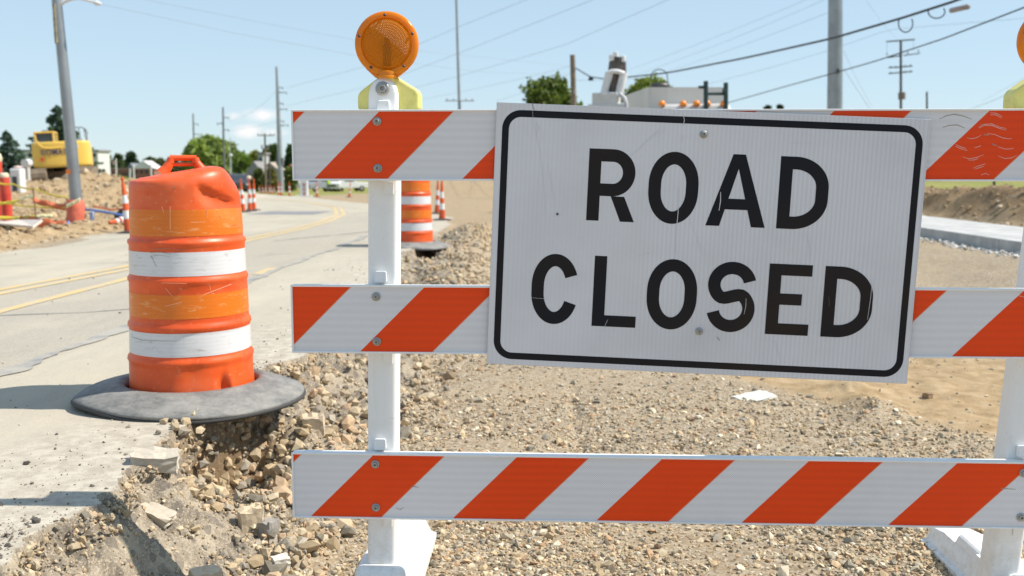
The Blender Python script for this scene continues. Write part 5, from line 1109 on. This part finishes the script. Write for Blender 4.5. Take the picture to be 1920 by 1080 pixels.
# ------------------------------------------------------------------ excavator on the heap
k = NM('excavator_yellow'); n = k.noise(1.6, 6, .65); c = k.mix(k.ramp(n, [(.4, 0.0), (.7, .35)]), (.80, .52, .085), (.58, .42, .16)); k.base(c, .42); M['yellow'] = k.m
M['track'] = simple('muddy_track', (.26, .20, .14), .9, 0, .4, 3, .5); M['blue_letter'] = simple('navy_letter', (.03, .04, .14), .5); M['red_ref'] = simple('red_reflector', (.65, .06, .03), .4)
eY = 45; eb = atY(102, 335, eY); ez = H1(eb.x, eY + 1.4) - .02
ex = thing('excavator', 'yellow crawler excavator seen from behind on top of the earth heap', 'excavator', (eb.x, eY + 1.3, ez)); ex.rotation_euler = (0, R(-3.2), R(19)); ex.scale = (.87, .87, .87)
for sx in (-1, 1):
    tk = empty('track', (sx * 1.10, 0, 0), 0, ex); mb = MB(); pr = []
    for a in range(-90, 91, 15): pr.append((2.0 + .40 * math.cos(R(a)), .42 + .40 * math.sin(R(a))))
    for a in range(90, 271, 15): pr.append((-2.0 + .40 * math.cos(R(a)), .42 + .40 * math.sin(R(a))))
    mb.prism([(x, z) for x, z in pr], .66, Matrix.Translation((-.33, 0, 0)) @ Matrix(((0, 0, 1, 0), (1, 0, 0, 0), (0, 1, 0, 0), (0, 0, 0, 1))))
    # grouser bars across the belt
    L_ = [0]; 
    for p, q in zip(pr, pr[1:] + pr[:1]): L_.append(L_[-1] + math.hypot(q[0] - p[0], q[1] - p[1]))
    pc = pr + [pr[0]]
    for i in range(46):
        s_ = L_[-1] * i / 46; y = np.interp(s_, L_, [p[0] for p in pc]); z = np.interp(s_, L_, [p[1] for p in pc]); y2 = np.interp(min(s_ + .05, L_[-1]), L_, [p[0] for p in pc]); z2 = np.interp(min(s_ + .05, L_[-1]), L_, [p[1] for p in pc])
        mb.box((0, y, z), (.70, .055, .045), M=Matrix.Rotation(math.atan2(z2 - z, y2 - y), 4, 'X'))
    mb.build('belt', M['track'], tk)
    for yy in (-1.95, 1.95): w = MB(); w.lathe([(.0001, -.31), (.14, -.36), (.16, -.345), (.30, -.34), (.31, .34), (.16, .345), (.14, .36), (.0001, .31)], 18, (0, yy, .42), Matrix.Rotation(R(90), 4, 'Y')); w.build('sprocket', M['track'], tk)
mb = MB(); mb.box((0, 0, .48), (1.6, 2.2, .35), bev=.05); mb.build('undercarriage', M['track'], ex); mb = MB(); mb.tube([(0, 0, .62), (0, 0, .82)], .62, 24); mb.build('slew_ring', M['dark_steel'], ex)
mb = MB(); pl = [(1.38 * math.cos(R(a)) * (1.0 if abs(math.cos(R(a))) < .99 else 1), -1.35 - .62 * abs(math.sin(R(a))) ** .6) for a in range(0, -181, -10)]
pl = [(x, y) for x, y in pl] + [(-1.38, -.6), (1.38, -.6)]
vs = []; nP = len(pl); lev = [(.86, .94), (.92, .985), (1.0, 1.0), (1.45, 1.0), (1.50, 1.0), (2.05, .995), (2.13, .97), (2.16, .92)]
for z, sc_ in lev: vs += [(x * sc_, (y + 1.2) * sc_ - 1.2, z) for x, y in pl]
fs = [(i * nP + (j + 1) % nP, i * nP + j, (i + 1) * nP + j, (i + 1) * nP + (j + 1) % nP) for i in range(len(lev) - 1) for j in range(nP)] + [tuple(range(nP)), tuple(reversed(range((len(lev) - 1) * nP, len(lev) * nP)))]
mb.add(vs, fs); cw = mb.build('counterweight', M['yellow'], ex)
mb = MB(); mb.box((0, .30, 1.42), (2.6, 2.1, 1.1), bev=.06); mb.box((.45, .2, 2.02), (1.5, 1.7, .32), bev=.08); mb.build('engine_housing', M['yellow'], ex)
cb = empty('cab', (-.86, .75, .95), 0, ex)
mb = MB()
for sx in (-1, 1):
    for sy in (-1, 1): mb.box((sx * .44, sy * .80, .9), (.10, .10, 1.75), bev=.02)
mb.box((0, 0, 1.76), (1.0, 1.75, .09), bev=.03); mb.box((0, 0, .35), (.96, 1.68, .7), bev=.03); mb.build('cab_frame', M['yellow'], cb)
mb = MB(); mb.box((0, 0, 1.2), (.86, 1.6, 1.02)); mb.build('glass', M['glass'], cb)
bm_ = MB()
bm_.prism([(1.0, 1.1), (3.0, 1.75), (4.2, 1.85), (5.6, 1.5), (5.4, 1.2), (4.1, 1.45), (3.2, 1.3), (1.6, .8)], .5, Matrix.Translation((-.2, 0, 0)) @ Matrix(((0, 0, 1, 0), (1, 0, 0, 0), (0, 1, 0, 0), (0, 0, 0, 1)))); bm_.build('boom', M['yellow'], ex)
bm_ = MB(); bm_.prism([(5.3, 1.6), (5.7, 1.6), (5.6, .7), (5.2, .5)], .4, Matrix.Translation((-.15, 0, 0)) @ Matrix(((0, 0, 1, 0), (1, 0, 0, 0), (0, 1, 0, 0), (0, 0, 0, 1)))); bm_.build('stick', M['yellow'], ex)
bm_ = MB(); bm_.prism([(5.0, .9), (5.7, .8), (5.9, .2), (5.4, -.1), (4.9, .2)], 1.0, Matrix.Translation((-.45, 0, 0)) @ Matrix(((0, 0, 1, 0), (1, 0, 0, 0), (0, 1, 0, 0), (0, 0, 0, 1)))); bm_.build('bucket', M['track'], ex)
mb = MB()
for (a, b) in (((.55, -1.0, 2.18), (.55, -1.0, 2.85)), ((.95, -1.0, 2.18), (.92, -1.0, 2.85)), ((1.22, -.9, 2.1), (1.16, -.9, 2.80)), ((.55, -1.0, 2.85), (1.10, -1.0, 2.86)), ((1.10, -1.0, 2.86), (1.30, -.6, 2.55)), ((.50, -1.0, 2.55), (.95, -1.0, 2.56)), ((.55, .6, 2.2), (.55, .6, 2.8)), ((.55, -1, 2.84), (.55, .6, 2.8)), ((1.16, .6, 2.2), (1.16, .6, 2.8)), ((1.16, -.9, 2.8), (1.16, .6, 2.8))): mb.tube([a, b], .022, 6)
mb.build('handrail', M['dark_steel'], ex)
mb = MB(); mb.tube([(-1.05, -1.72, 2.20), (-.95, -1.85, 2.0), (-.78, -1.92, 1.86), (-.5, -1.94, 1.82), (.1, -1.97, 1.84)], .045, 8); mb.build('bead', M['yellow'], cw)
for xx in (-.90, .62): mb = MB(); mb.prism([(xx - .11, 1.22), (xx + .11, 1.20), (xx + .03, 1.42)], .02, Matrix.Translation((0, -1.96 if xx < .7 else -1.93, 0)) @ XZ); mb.build('reflector', M['red_ref'], cw)
mb = MB(); mb.box((.78, -1.955, 1.86), (.22, .02, .16)); mb.build('decal', M['cone_white'], cw)
def font_mesh(txt, size, name, mat, parent, loc, rot, extr=.01, bold=.02, xs=1.0):
    cu = bpy.data.curves.new(name, 'FONT'); cu.body = txt; cu.size = size; cu.extrude = extr; cu.offset = bold * size; cu.space_character = 1.12; tmp = bpy.data.objects.new('tmp', cu); COL.objects.link(tmp)
    bpy.context.view_layer.update(); me = bpy.data.meshes.new_from_object(tmp.evaluated_get(bpy.context.evaluated_depsgraph_get())); bpy.data.objects.remove(tmp)
    o = bpy.data.objects.new(name, me); COL.objects.link(o); me.materials.clear(); me.materials.append(mat); o.parent = parent; o.location = loc; o.rotation_euler = rot; o.scale = (xs, 1, 1); return o
font_mesh('KOMATSU', .40, 'lettering', M['blue_letter'], cw, (-.92, -1.985, 1.50), (R(90), 0, 0), .012, .002, .84)

# ------------------------------------------------------------------ white truck behind the sign
TY = 24.0; tx = atY(1300, 200, TY).x; tz = H1(tx, TY)
tr_ = thing('utility_truck', 'white utility truck with tank body and boom mast, mostly hidden behind the sign', 'truck', (tx, TY, tz), R(-14))
M['truck_white'] = simple('truck_white', (.62, .61, .58), .45, 0, .2, 2); M['green_steel'] = simple('dark_green_steel', (.02, .05, .05), .5, .2)
mb = MB(); mb.box((0, .9, 1.55), (2.0, 1.9, 1.5), bev=.10); mb.box((0, .95, 2.45), (1.86, 1.6, .42), bev=.14, taper=(.9, .85)); mb.box((0, -.25, 1.20), (1.8, 1.2, .85), bev=.10); mb.build('cab', M['truck_white'], tr_)
mb = MB(); mb.box((0, -.045, 1.95), (1.7, .04, .62), bev=.01); mb.build('windshield', M['glass'], tr_)
mb = MB(); mb.box((0, -.88, 1.15), (1.1, .05, .5), bev=.01); mb.build('grille', M['dark_steel'], tr_)
for sx in (-1, 1): mb = MB(); mb.box((sx * .72, -.88, 1.15), (.26, .05, .2), bev=.01); mb.build('headlight', M['cone_white'], tr_)
mb = MB(); mb.box((0, -.92, .68), (2.1, .16, .26), bev=.03); mb.build('bumper', M['dark_steel'], tr_)
mb = MB(); mb.box((0, 3.4, .75), (1.0, 8.2, .22)); mb.build('chassis', M['dark_steel'], tr_)
for sx in (-1, 1):
    for yy in (-.3, 4.6, 5.9):
        wh = empty('wheel', (sx * .92, yy, .5), 0, tr_); w = MB(); w.lathe([(.28, -.14), (.46, -.15), (.50, -.11), (.50, .11), (.46, .15), (.28, .14)], 28, M=Matrix.Rotation(R(90), 4, 'Y'), close=True); w.build('tyre', M['rubber_dark'], wh)
        w = MB(); w.lathe([(.0001, -.10), (.12, -.12), (.20, -.06), (.28, -.10), (.28, .10), (.20, .06), (.12, .12), (.0001, .10)], 20, M=Matrix.Rotation(R(90), 4, 'Y')); w.build('rim', M['truck_white'], wh)
k = NM('marker_amber'); k.base((.90, .27, .02), .25); M['marker'] = k.m
Tinv = tr_.matrix_basis.inverted()
for (px, py) in ((1241, 194), (1281, 194), (1306, 193.5), (1326, 193.5), (1357, 194)):
    q = Tinv @ atY(px, py, TY + .25 - (px - 1300) / 78 * .25); mb = MB(); mb.lathe([(.0001, .075), (.05, .06), (.085, .01), (.085, -.05), (.0001, -.05)], 16, q); mb.build('marker_light', M['marker'], tr_)
mb = MB()
vsb = []
for (px, Yb) in ((1215, 25.2), (1364, 24.8)):
    for py in (163.5, 300): vsb.append(Tinv @ atY(px, py, Yb))
for (px, Yb) in ((1175, 31.5), (1330, 31.5)):
    for py in (178 if px < 1200 else 172, 300): vsb.append(Tinv @ atY(px, py, Yb))
mb.add(vsb, [(0, 1, 3, 2), (4, 6, 7, 5), (0, 4, 5, 1), (2, 3, 7, 6), (0, 2, 6, 4), (1, 5, 7, 3)]); k = NM('tank_white'); x, y, z = k.sepv(k.coord()); n = k.noise(1.5, 6, .7, k.map((6, 6, .6)))
c = k.mix(k.ramp(n, [(.55, 0.0), (.75, .5)]), (.60, .59, .55), (.45, .36, .26)); k.base(c, .6); mb.build('tank_body', k.m, tr_)
mb = MB(); q = Tinv @ atY(1238, 160, 26.5); mb.lathe([(.0001, .06), (.22, .05), (.26, 0), (.26, -.05), (.0001, -.05)], 20, q); mb.build('tank_hatch', M['dark_steel'], tr_)
def tp(px, py, Y_=TY): return Tinv @ atY(px, py, Y_)
mb = MB(); mb.tube([tp(1323.5, 152), tp(1323.5, 215)], .055, 8); mb.tube([tp(1361, 155), tp(1361, 215)], .055, 8); mb.tube([tp(1323, 176), tp(1361, 176)], .035, 8); mb.tube([tp(1310, 163.5), tp(1324, 163.5)], .035, 8); mb.tube([tp(1355, 171), tp(1361, 171)], .07, 8); mb.build('ladder_rack', M['green_steel'], tr_)
ms_ = empty('boom_mast', (0, 0, 0), 0, tr_); mY = 26
mb = MB(); mb.tube([tp(1146, 178, mY), tp(1155, 128, mY), tp(1158, 108, mY)], [.19, .19, .19], 16); mb.tube([tp(1168, 140, mY), tp(1167, 112, mY)], .09, 10); mb.tube([tp(1144, 140, mY + .2), tp(1147, 116, mY + .2)], .07, 10); mb.build('hydraulic_cylinder', simple('dull_brown_steel', (.10, .085, .075), .5, .3, .3, 4), ms_)
mb = MB()
for a, b, r_ in (((1132, 178), (1142, 136), .10), ((1160, 180), (1170, 136), .11)): mb.tube([tp(*a, mY - .2), tp(*b, mY - .2)], r_, 8)
mb.tube([tp(1140, 137, mY - .25), tp(1148, 134, mY - .3), tp(1158, 134, mY - .3), tp(1170, 138, mY - .25)], .06, 8); mb.tube([tp(1128, 176, mY - .25), tp(1165, 178, mY - .25)], .06, 8); mb.build('mast_frame', M['cone_white'], ms_)
for a in ((1147, 108), (1154, 103), (1168, 110)):
    mb = MB(); mb.box(tp(a[0], a[1], mY - .1), (.13, .14, .16), bev=.03); mb.build('mast_bracket', M['cone_white'], ms_)
mb = MB(); mb.tube([tp(1162, 177, mY - .3), tp(1170, 183, mY - .4), tp(1174, 195, mY - .4), tp(1173, 230, mY - .4)], .06, 10); mb.build('hose', simple('grey_hose', (.5, .52, .53), .5), ms_)
mb = MB(); c = tp(1137, 190, mY); mb.box((c.x, c.y, c.z), (.66, .6, .40), bev=.03); c = tp(1140, 200, mY); mb.box((c.x, c.y, c.z - .06), (.95, .7, .22), bev=.03); c = tp(1140, 235, mY); mb.box((c.x, c.y, c.z - .4), (.6, .6, 1.4), bev=.03); mb.build('pedestal', M['truck_white'], ms_)
print('truck done')
# ------------------------------------------------------------------ far vehicles and worker
def car(name, label, px, Y, rz, bodym, kind='pickup', base=361):
    p = atY(px, base, Y); t = thing(name, label, 'vehicle', (p.x, p.y, H1(p.x, p.y)), rz, 'vehicles parked at the far end of the road')
    side = Matrix.Translation((-.95, 0, 0)) @ Matrix(((0, 0, 1, 0), (1, 0, 0, 0), (0, 1, 0, 0), (0, 0, 0, 1)))
    prof = {'pickup': [(-2.7, .45), (-2.7, 1.05), (-2.55, 1.15), (-1.5, 1.2), (-.7, 1.85), (.8, 1.88), (1.0, 1.22), (2.7, 1.18), (2.7, .5)], 'van': [(-2.4, .4), (-2.45, 1.1), (-1.7, 1.25), (-1.1, 2.1), (2.4, 2.15), (2.5, .45)]}[kind]
    mb = MB(); mb.prism(prof, 1.9, side); b = mb.build('body', bodym, t); bv = b.modifiers.new('bevel', 'BEVEL'); bv.width = .07; bv.segments = 2
    w = MB(); w.box((0, -1.13 if kind == 'pickup' else -1.42, 1.50 if kind == 'pickup' else 1.68), (1.55, .04, .62), M=Matrix.Rotation(R(-48 if kind == 'pickup' else -36), 4, 'X')); w.build('windshield', M['glass'], t)
    for sx in (-1, 1):
        w = MB(); w.box((sx * .955, 0.05, 1.55), (.03, 1.3, .42)); w.build('side_window', M['glass'], t)
        for yy in (-1.7, 1.7):
            wh = empty('wheel', (sx * .86, yy, .38), 0, t); w = MB(); w.lathe([(.22, -.11), (.36, -.12), (.38, 0), (.36, .12), (.22, .11)], 16, M=Matrix.Rotation(R(90), 4, 'Y'), close=True); w.build('tyre', M['rubber_dark'], wh); w = MB(); w.lathe([(.0001, -.1), (.22, -.07), (.22, .07), (.0001, .1)], 12, M=Matrix.Rotation(R(90), 4, 'Y')); w.build('rim', M['bolt'], wh)
        w = MB(); w.box((sx * .7, -2.72 if kind == 'pickup' else -2.43, .88), (.3, .05, .16), bev=.02); w.build('headlight', M['cone_white'], t)
    w = MB(); w.box((0, -2.72 if kind == 'pickup' else -2.44, .80), (.9, .05, .26)); w.build('grille', M['dark_steel'], t); return t
M['car_white'] = simple('car_white', (.70, .70, .70), .3, 0, .05); M['car_grey'] = simple('car_grey', (.30, .32, .36), .3, .2, .05); M['car_dark'] = simple('car_dark', (.06, .06, .07), .3, 0, .05)
car('white_truck', 'white van beyond the road end, left of the grey pickup under the rail', 580, 128, R(10), M['car_white'], 'van')
car('pickup_truck', 'dark blue grey pickup beside the far worker under the rail', 601, 126, R(-35), M['car_grey'])
car('white_truck', 'white vehicle just right of the far worker in yellow vest', 627, 128, R(4), M['car_white'], 'van')
car('pickup_truck', 'white pickup nearest to the left barricade post under the rail', 650, 128, R(-60), M['car_white'])
car('dark_car', 'small dark car parked left of the row of far drums', 446, 100, R(20), M['car_dark'], 'pickup', 350)

def worker(px, Y):
    p = atY(px, 361, Y); z = H1(p.x, p.y); t = thing('person', 'far worker in a lime safety vest and dark trousers among parked vehicles', 'person', (p.x, p.y, z), R(20))
    joints = {'pelvis': (0, 0, .95, .13), 'belly': (0, .0, 1.12, .135), 'chest': (0, -.02, 1.32, .155), 'neck': (0, -.03, 1.50, .06), 'chin': (0, -.05, 1.58, .075), 'head': (0, -.05, 1.68, .10), 'crown': (0, -.04, 1.76, .07)}
    for s_, sg in (('l', 1), ('r', -1)):
        joints.update({s_ + 'hip': (sg * .10, 0, .90, .095), s_ + 'knee': (sg * .13, -.04 * sg, .50, .065), s_ + 'ank': (sg * .14, .05 * sg, .10, .045), s_ + 'toe': (sg * .16, -.12 + .05 * sg, .04, .04), s_ + 'sh': (sg * .20, -.01, 1.43, .065), s_ + 'elb': (sg * .30, -.02, 1.16, .045), s_ + 'wri': (sg * .26, -.22, 1.02, .032), s_ + 'hand': (sg * .24, -.30, 1.0, .035)})
    ed_ = [('pelvis', 'belly'), ('belly', 'chest'), ('chest', 'neck'), ('neck', 'chin'), ('chin', 'head'), ('head', 'crown')]
    for s_ in 'lr': ed_ += [('pelvis', s_ + 'hip'), (s_ + 'hip', s_ + 'knee'), (s_ + 'knee', s_ + 'ank'), (s_ + 'ank', s_ + 'toe'), ('chest', s_ + 'sh'), (s_ + 'sh', s_ + 'elb'), (s_ + 'elb', s_ + 'wri'), (s_ + 'wri', s_ + 'hand')]
    nm = list(joints); me = bpy.data.meshes.new('body'); me.from_pydata([joints[k_][:3] for k_ in nm], [(nm.index(a), nm.index(b)) for a, b in ed_], [])
    tmp = bpy.data.objects.new('tmp', me); COL.objects.link(tmp); tmp.modifiers.new('s', 'SKIN'); tmp.modifiers.new('u', 'SUBSURF').levels = 1
    for i, k_ in enumerate(nm): me.skin_vertices[0].data[i].radius = (joints[k_][3], joints[k_][3] * .85)
    me.skin_vertices[0].data[0].use_root = True
    bpy.context.view_layer.update(); m2 = bpy.data.meshes.new_from_object(tmp.evaluated_get(bpy.context.evaluated_depsgraph_get())); bpy.data.objects.remove(tmp)
    o = bpy.data.objects.new('body', m2); COL.objects.link(o); o.parent = t
    k = NM('worker_clothes'); x, y, z_ = k.sepv(k.coord()); k.base(k.ramp(k.math('DIVIDE', z_, 2.0), [(0, (.05, .04, .03)), (.05, (.03, .04, .07)), (.50, (.20, .22, .26)), (.76, (.45, .28, .20))], 'CONSTANT'), .8); m2.materials.clear(); m2.materials.append(k.m)
    mb = MB(); mb.lathe([(.20, .92), (.205, 1.1), (.215, 1.3), (.20, 1.42), (.11, 1.50)], 20, M=Matrix.Diagonal((1.05, .8, 1, 1))); mb.build('safety_vest', simple('lime_vest', (.50, .75, .05), .6), t)
    mb = MB(); mb.lathe([(.15, 1.70), (.125, 1.72), (.12, 1.78), (.08, 1.83), (.0001, 1.85)], 20, (0, -.045, 0)); mb.build('hard_hat', M['cone_white'], t); return t
worker(616, 124)

# ------------------------------------------------------------------ clutter on the left verge
k = NM('red_plastic'); k.base(k.mix(k.ramp(k.noise(3, 4, .6), [(.4, 0.0), (.7, 1.0)]), (.50, .035, .02), (.66, .10, .05)), .5); M['red'] = k.m
M['cream'] = simple('cream_plastic', (.66, .58, .42), .6); M['tape'] = simple('caution_tape', (.72, .58, .06), .4, 0, .2, 8); M['tape_pale'] = simple('tape_pale', (.82, .78, .45), .4); M['netting'] = simple('orange_netting', (.74, .20, .08), .7, 0, .3, 10); M['blue'] = simple('blue_pipe', (.10, .22, .55), .5)
def gp(px, py):
    z = .35
    for _ in range(20): p = atZ(px, py, z); z = .5 * z + .5 * H1(p.x, p.y)
    return Vector((p.x, p.y, z))
b_ = atY(14, 405, 18.6); bz = H1(b_.x, b_.y)
t = thing('marker_bollard', 'red round bollard with a cream cap wound with yellow tape at the left edge', 'bollard', (b_.x, b_.y, bz)); h_ = atY(14, 333, 18.6).z - bz
mb = MB(); mb.tube([(0, 0, -.15), (0, 0, h_ * .5), (-.02, 0, h_)], .088, 20); mb.build('tube', M['red'], t); mb = MB(); mb.lathe([(.085, 0), (.09, .03), (.08, .07), (.05, .09), (.0001, .092)], 20, (-.02, 0, h_)); mb.build('cap', M['cream'], t)
b2 = atY(-1, 400, 20.5); mb = MB(); mb.tube([(0, 0, 0), (.02, 0, 1.18)], .085, 16); t = thing('marker_bollard', 'second red bollard cut off by the left edge of the photo', 'bollard', (b2.x, b2.y, H1(b2.x, b2.y))); mb.build('tube', M['red'], t); mb = MB(); mb.lathe([(.085, 0), (.10, .06), (.07, .16), (.0001, .17)], 16, (.02, 0, 1.18)); mb.build('cap', M['cream'], t)
Ys_ = 18.0
st = atY(68, 404, Ys_); sz_ = H1(st.x, st.y); t = thing('stake', 'thin wooden stake holding caution tape between red bollard and grey pole', 'stake', (st.x, st.y, sz_)); mb = MB(); mb.tube([(0, 0, -.1), (-.03, 0, atY(65, 352, Ys_).z - sz_)], [.013, .011], 8); mb.build('rod', simple('rusty_rod', (.20, .10, .06), .8), t)
def ribbon3(name, label, cat, pts, w, mat, group=None, twist=0.0, sag=0.0, wob=.25):
    P = []
    for (a, b) in zip(pts[:-1], pts[1:]):
        A, B = atY(*a), atY(*b)
        for i in range(10): f = i / 10; q = A.lerp(B, f); q.z -= sag * math.sin(math.pi * f); P.append(q)
    P.append(atY(*pts[-1])); c = P[0].copy(); vs = []; n = len(P)
    for i, p in enumerate(P):
        a = twist + wob * math.sin(i * .7); u = Vector((0, math.sin(a), math.cos(a))) * w / 2; vs += [p - c - u, p - c + u]
    mb = MB(); mb.add(vs, [(2 * i, 2 * i + 2, 2 * i + 3, 2 * i + 1) for i in range(n - 1)], True); o = mb.build(name, mat, None); o.location = c
    sm = o.modifiers.new('solid', 'SOLIDIFY'); sm.thickness = .003; return tag(o, label, cat, group)
TGp = 'caution tapes strung along the left verge'
ribbon3('caution_tape', 'upper yellow tape running from the bollard top to the grey pole', 'tape', [(-10, 340, 18.5), (24, 345, 18.5), (66, 354, 18), (126, 370, 17.7)], .032, M['tape'], TGp, .3, .03)
ribbon3('caution_tape', 'yellow tape sloping up to a pale folded end beside the stake', 'tape', [(-10, 384, 18.4), (30, 377, 18.3), (52, 369, 18.1)], .055, M['tape'], TGp, .4)
ribbon3('caution_tape', 'short pale twisted tape end touching the stake', 'tape', [(36, 374, 18.15), (50, 369, 18.1), (61, 368, 18.0)], .06, M['tape_pale'], TGp, .2)
ribbon3('caution_tape', 'middle yellow tape from the bollard waist to the grey pole', 'tape', [(-10, 376, 18.4), (25, 382, 18.3), (68, 387, 18), (127, 388, 17.6)], .03, M['tape'], TGp, .3, .02)
ribbon3('caution_tape', 'lowest yellow tape sagging near the ground to the stake foot', 'tape', [(-10, 407, 18.0), (25, 409, 18.0), (66, 406, 18.0)], .06, M['tape'], TGp, .5)
ribbon3('caution_tape', 'pale strip of tape lying right of the stake foot', 'tape', [(67, 406, 17.9), (84, 404, 17.9), (98, 405, 17.9)], .06, M['tape_pale'], TGp, .5)
ribbon3('caution_tape', 'pale tape wound diagonally round the base of the grey pole', 'tape', [(124, 387, 17.4), (137, 381, 17.38), (150, 374, 17.4)], .07, M['tape_pale'], TGp, .1)
ribbon3('safety_netting', 'upper orange plastic netting pulled up to the grey pole', 'netting', [(62, 374, 17.9), (90, 381, 17.8), (128, 389, 17.6)], .11, M['netting'], None, .3, .02, .6)
ribbon3('safety_netting', 'red orange netting sagging on the ground left of the grey pole', 'netting', [(36, 413, 17.6), (70, 416, 17.5), (100, 420, 17.4), (130, 424, 17.3)], .20, M['netting'], None, .5, .02, .5)
for i, (pts, w, lab, mt) in enumerate(((((148, 391, 17.9), (172, 394, 17.6), (205, 399, 17.4), (236, 405, 17.2)), .022, 'blue pipe lying across the dirt from grey pole to leaning cone', 'blue'), (((128, 416, 17.1), (127, 427, 17.0)), .022, 'short bright blue stub at the foot of the grey pole', 'blue'), (((176, 386, 18), (205, 393, 17.9), (232, 391, 17.8)), .015, 'thin orange hose behind the blue pipe', 'netting'))):
    P = [atY(*p) for p in pts]; c = P[0].copy(); mb = MB(); mb.tube([p - c for p in P], w, 10); o = mb.build('pipe' if i < 2 else 'hose', M[mt], None); o.location = c; tag(o, lab, 'pipe')
o = chunk('pipe_joint', 'grey blue pipe fitting standing on the blue pipe', 'pipe', (atY(172, 394, 17.5).x, 17.5), (.07, .07, .20), 0, 31, (.35, .42, .60))
P = [gp(-5, 424), gp(20, 428), gp(62, 437)]; mb = MB(); c = P[1].copy()
vs = []; 
for i, p in enumerate(P): vs += [p - c + Vector((0, .30, .08 + .05 * i)), p - c + Vector((0, -.30 if i < 2 else 0, .10))]
mb.add(vs, [(0, 1, 3, 2), (2, 3, 5, 4)]); o = mb.build('plastic_sheet', simple('pale_sheet', (.66, .58, .50), .7), None); o.location = c; o.modifiers.new('s', 'SOLIDIFY').thickness = .03; tag(o, 'pale crumpled sheet lying on the dirt at the left edge', 'sheet')
t = thing('white_cabinet', 'white equipment box with a dark opening left of the excavator tracks', 'box', (atY(34, 340, 34).x, 34, H1(atY(34, 340, 34).x, 34))); hz = atY(34, 316, 34).z - t.location.z
mb = MB(); mb.box((0, 0, hz / 2), (.36, .4, hz), bev=.05); mb.build('shell', M['cone_white'], t); mb = MB(); mb.box((-.02, -.21, hz * .38), (.16, .04, hz * .6), bev=.01); mb.build('opening', M['dark_steel'], t); mb = MB(); mb.lathe([(.0001, 0), (.15, .02), (.14, .07), (.0001, .1)], 16, (.02, 0, hz)); mb.build('lid', simple('lid_pink', (.72, .55, .50), .5), t)
t = thing('white_tank', 'round white tank between spruce and excavator tracks', 'tank', (atY(50, 325, 50).x, 50, H1(atY(50, 325, 50).x, 50))); hz = atY(50, 306, 50).z - t.location.z
mb = MB(); mb.tube([(0, .3, hz), (0, -.15, hz)], .20, 24); mb.build('drum', M['cone_white'], t); mb = MB(); mb.box((0, 0, (hz - .2) / 2), (.25, .25, hz - .2)); mb.build('stand', M['truck_white'], t)
# small post on the lawn at right
q = atY(1863, 362, 26); mb = MB(); mb.tube([(0, 0, -.1), (0, 0, .9)], .035, 8); mb.box((0, 0, .95), (.09, .09, .1), bev=.02); o = mb.build('marker_post', M['wood_dark'], None); o.location = (q.x, q.y, H1(q.x, q.y)); tag(o, 'small dark post on the lawn below the right end of the top rail', 'post')
tree('broadleaf_tree', 'tree beyond the right edge that shades the lawn', 2330, 60, 27, 330, 3500, (.09, .13, .03), .22, seed=90, nb=10, group=None)
print('all done')
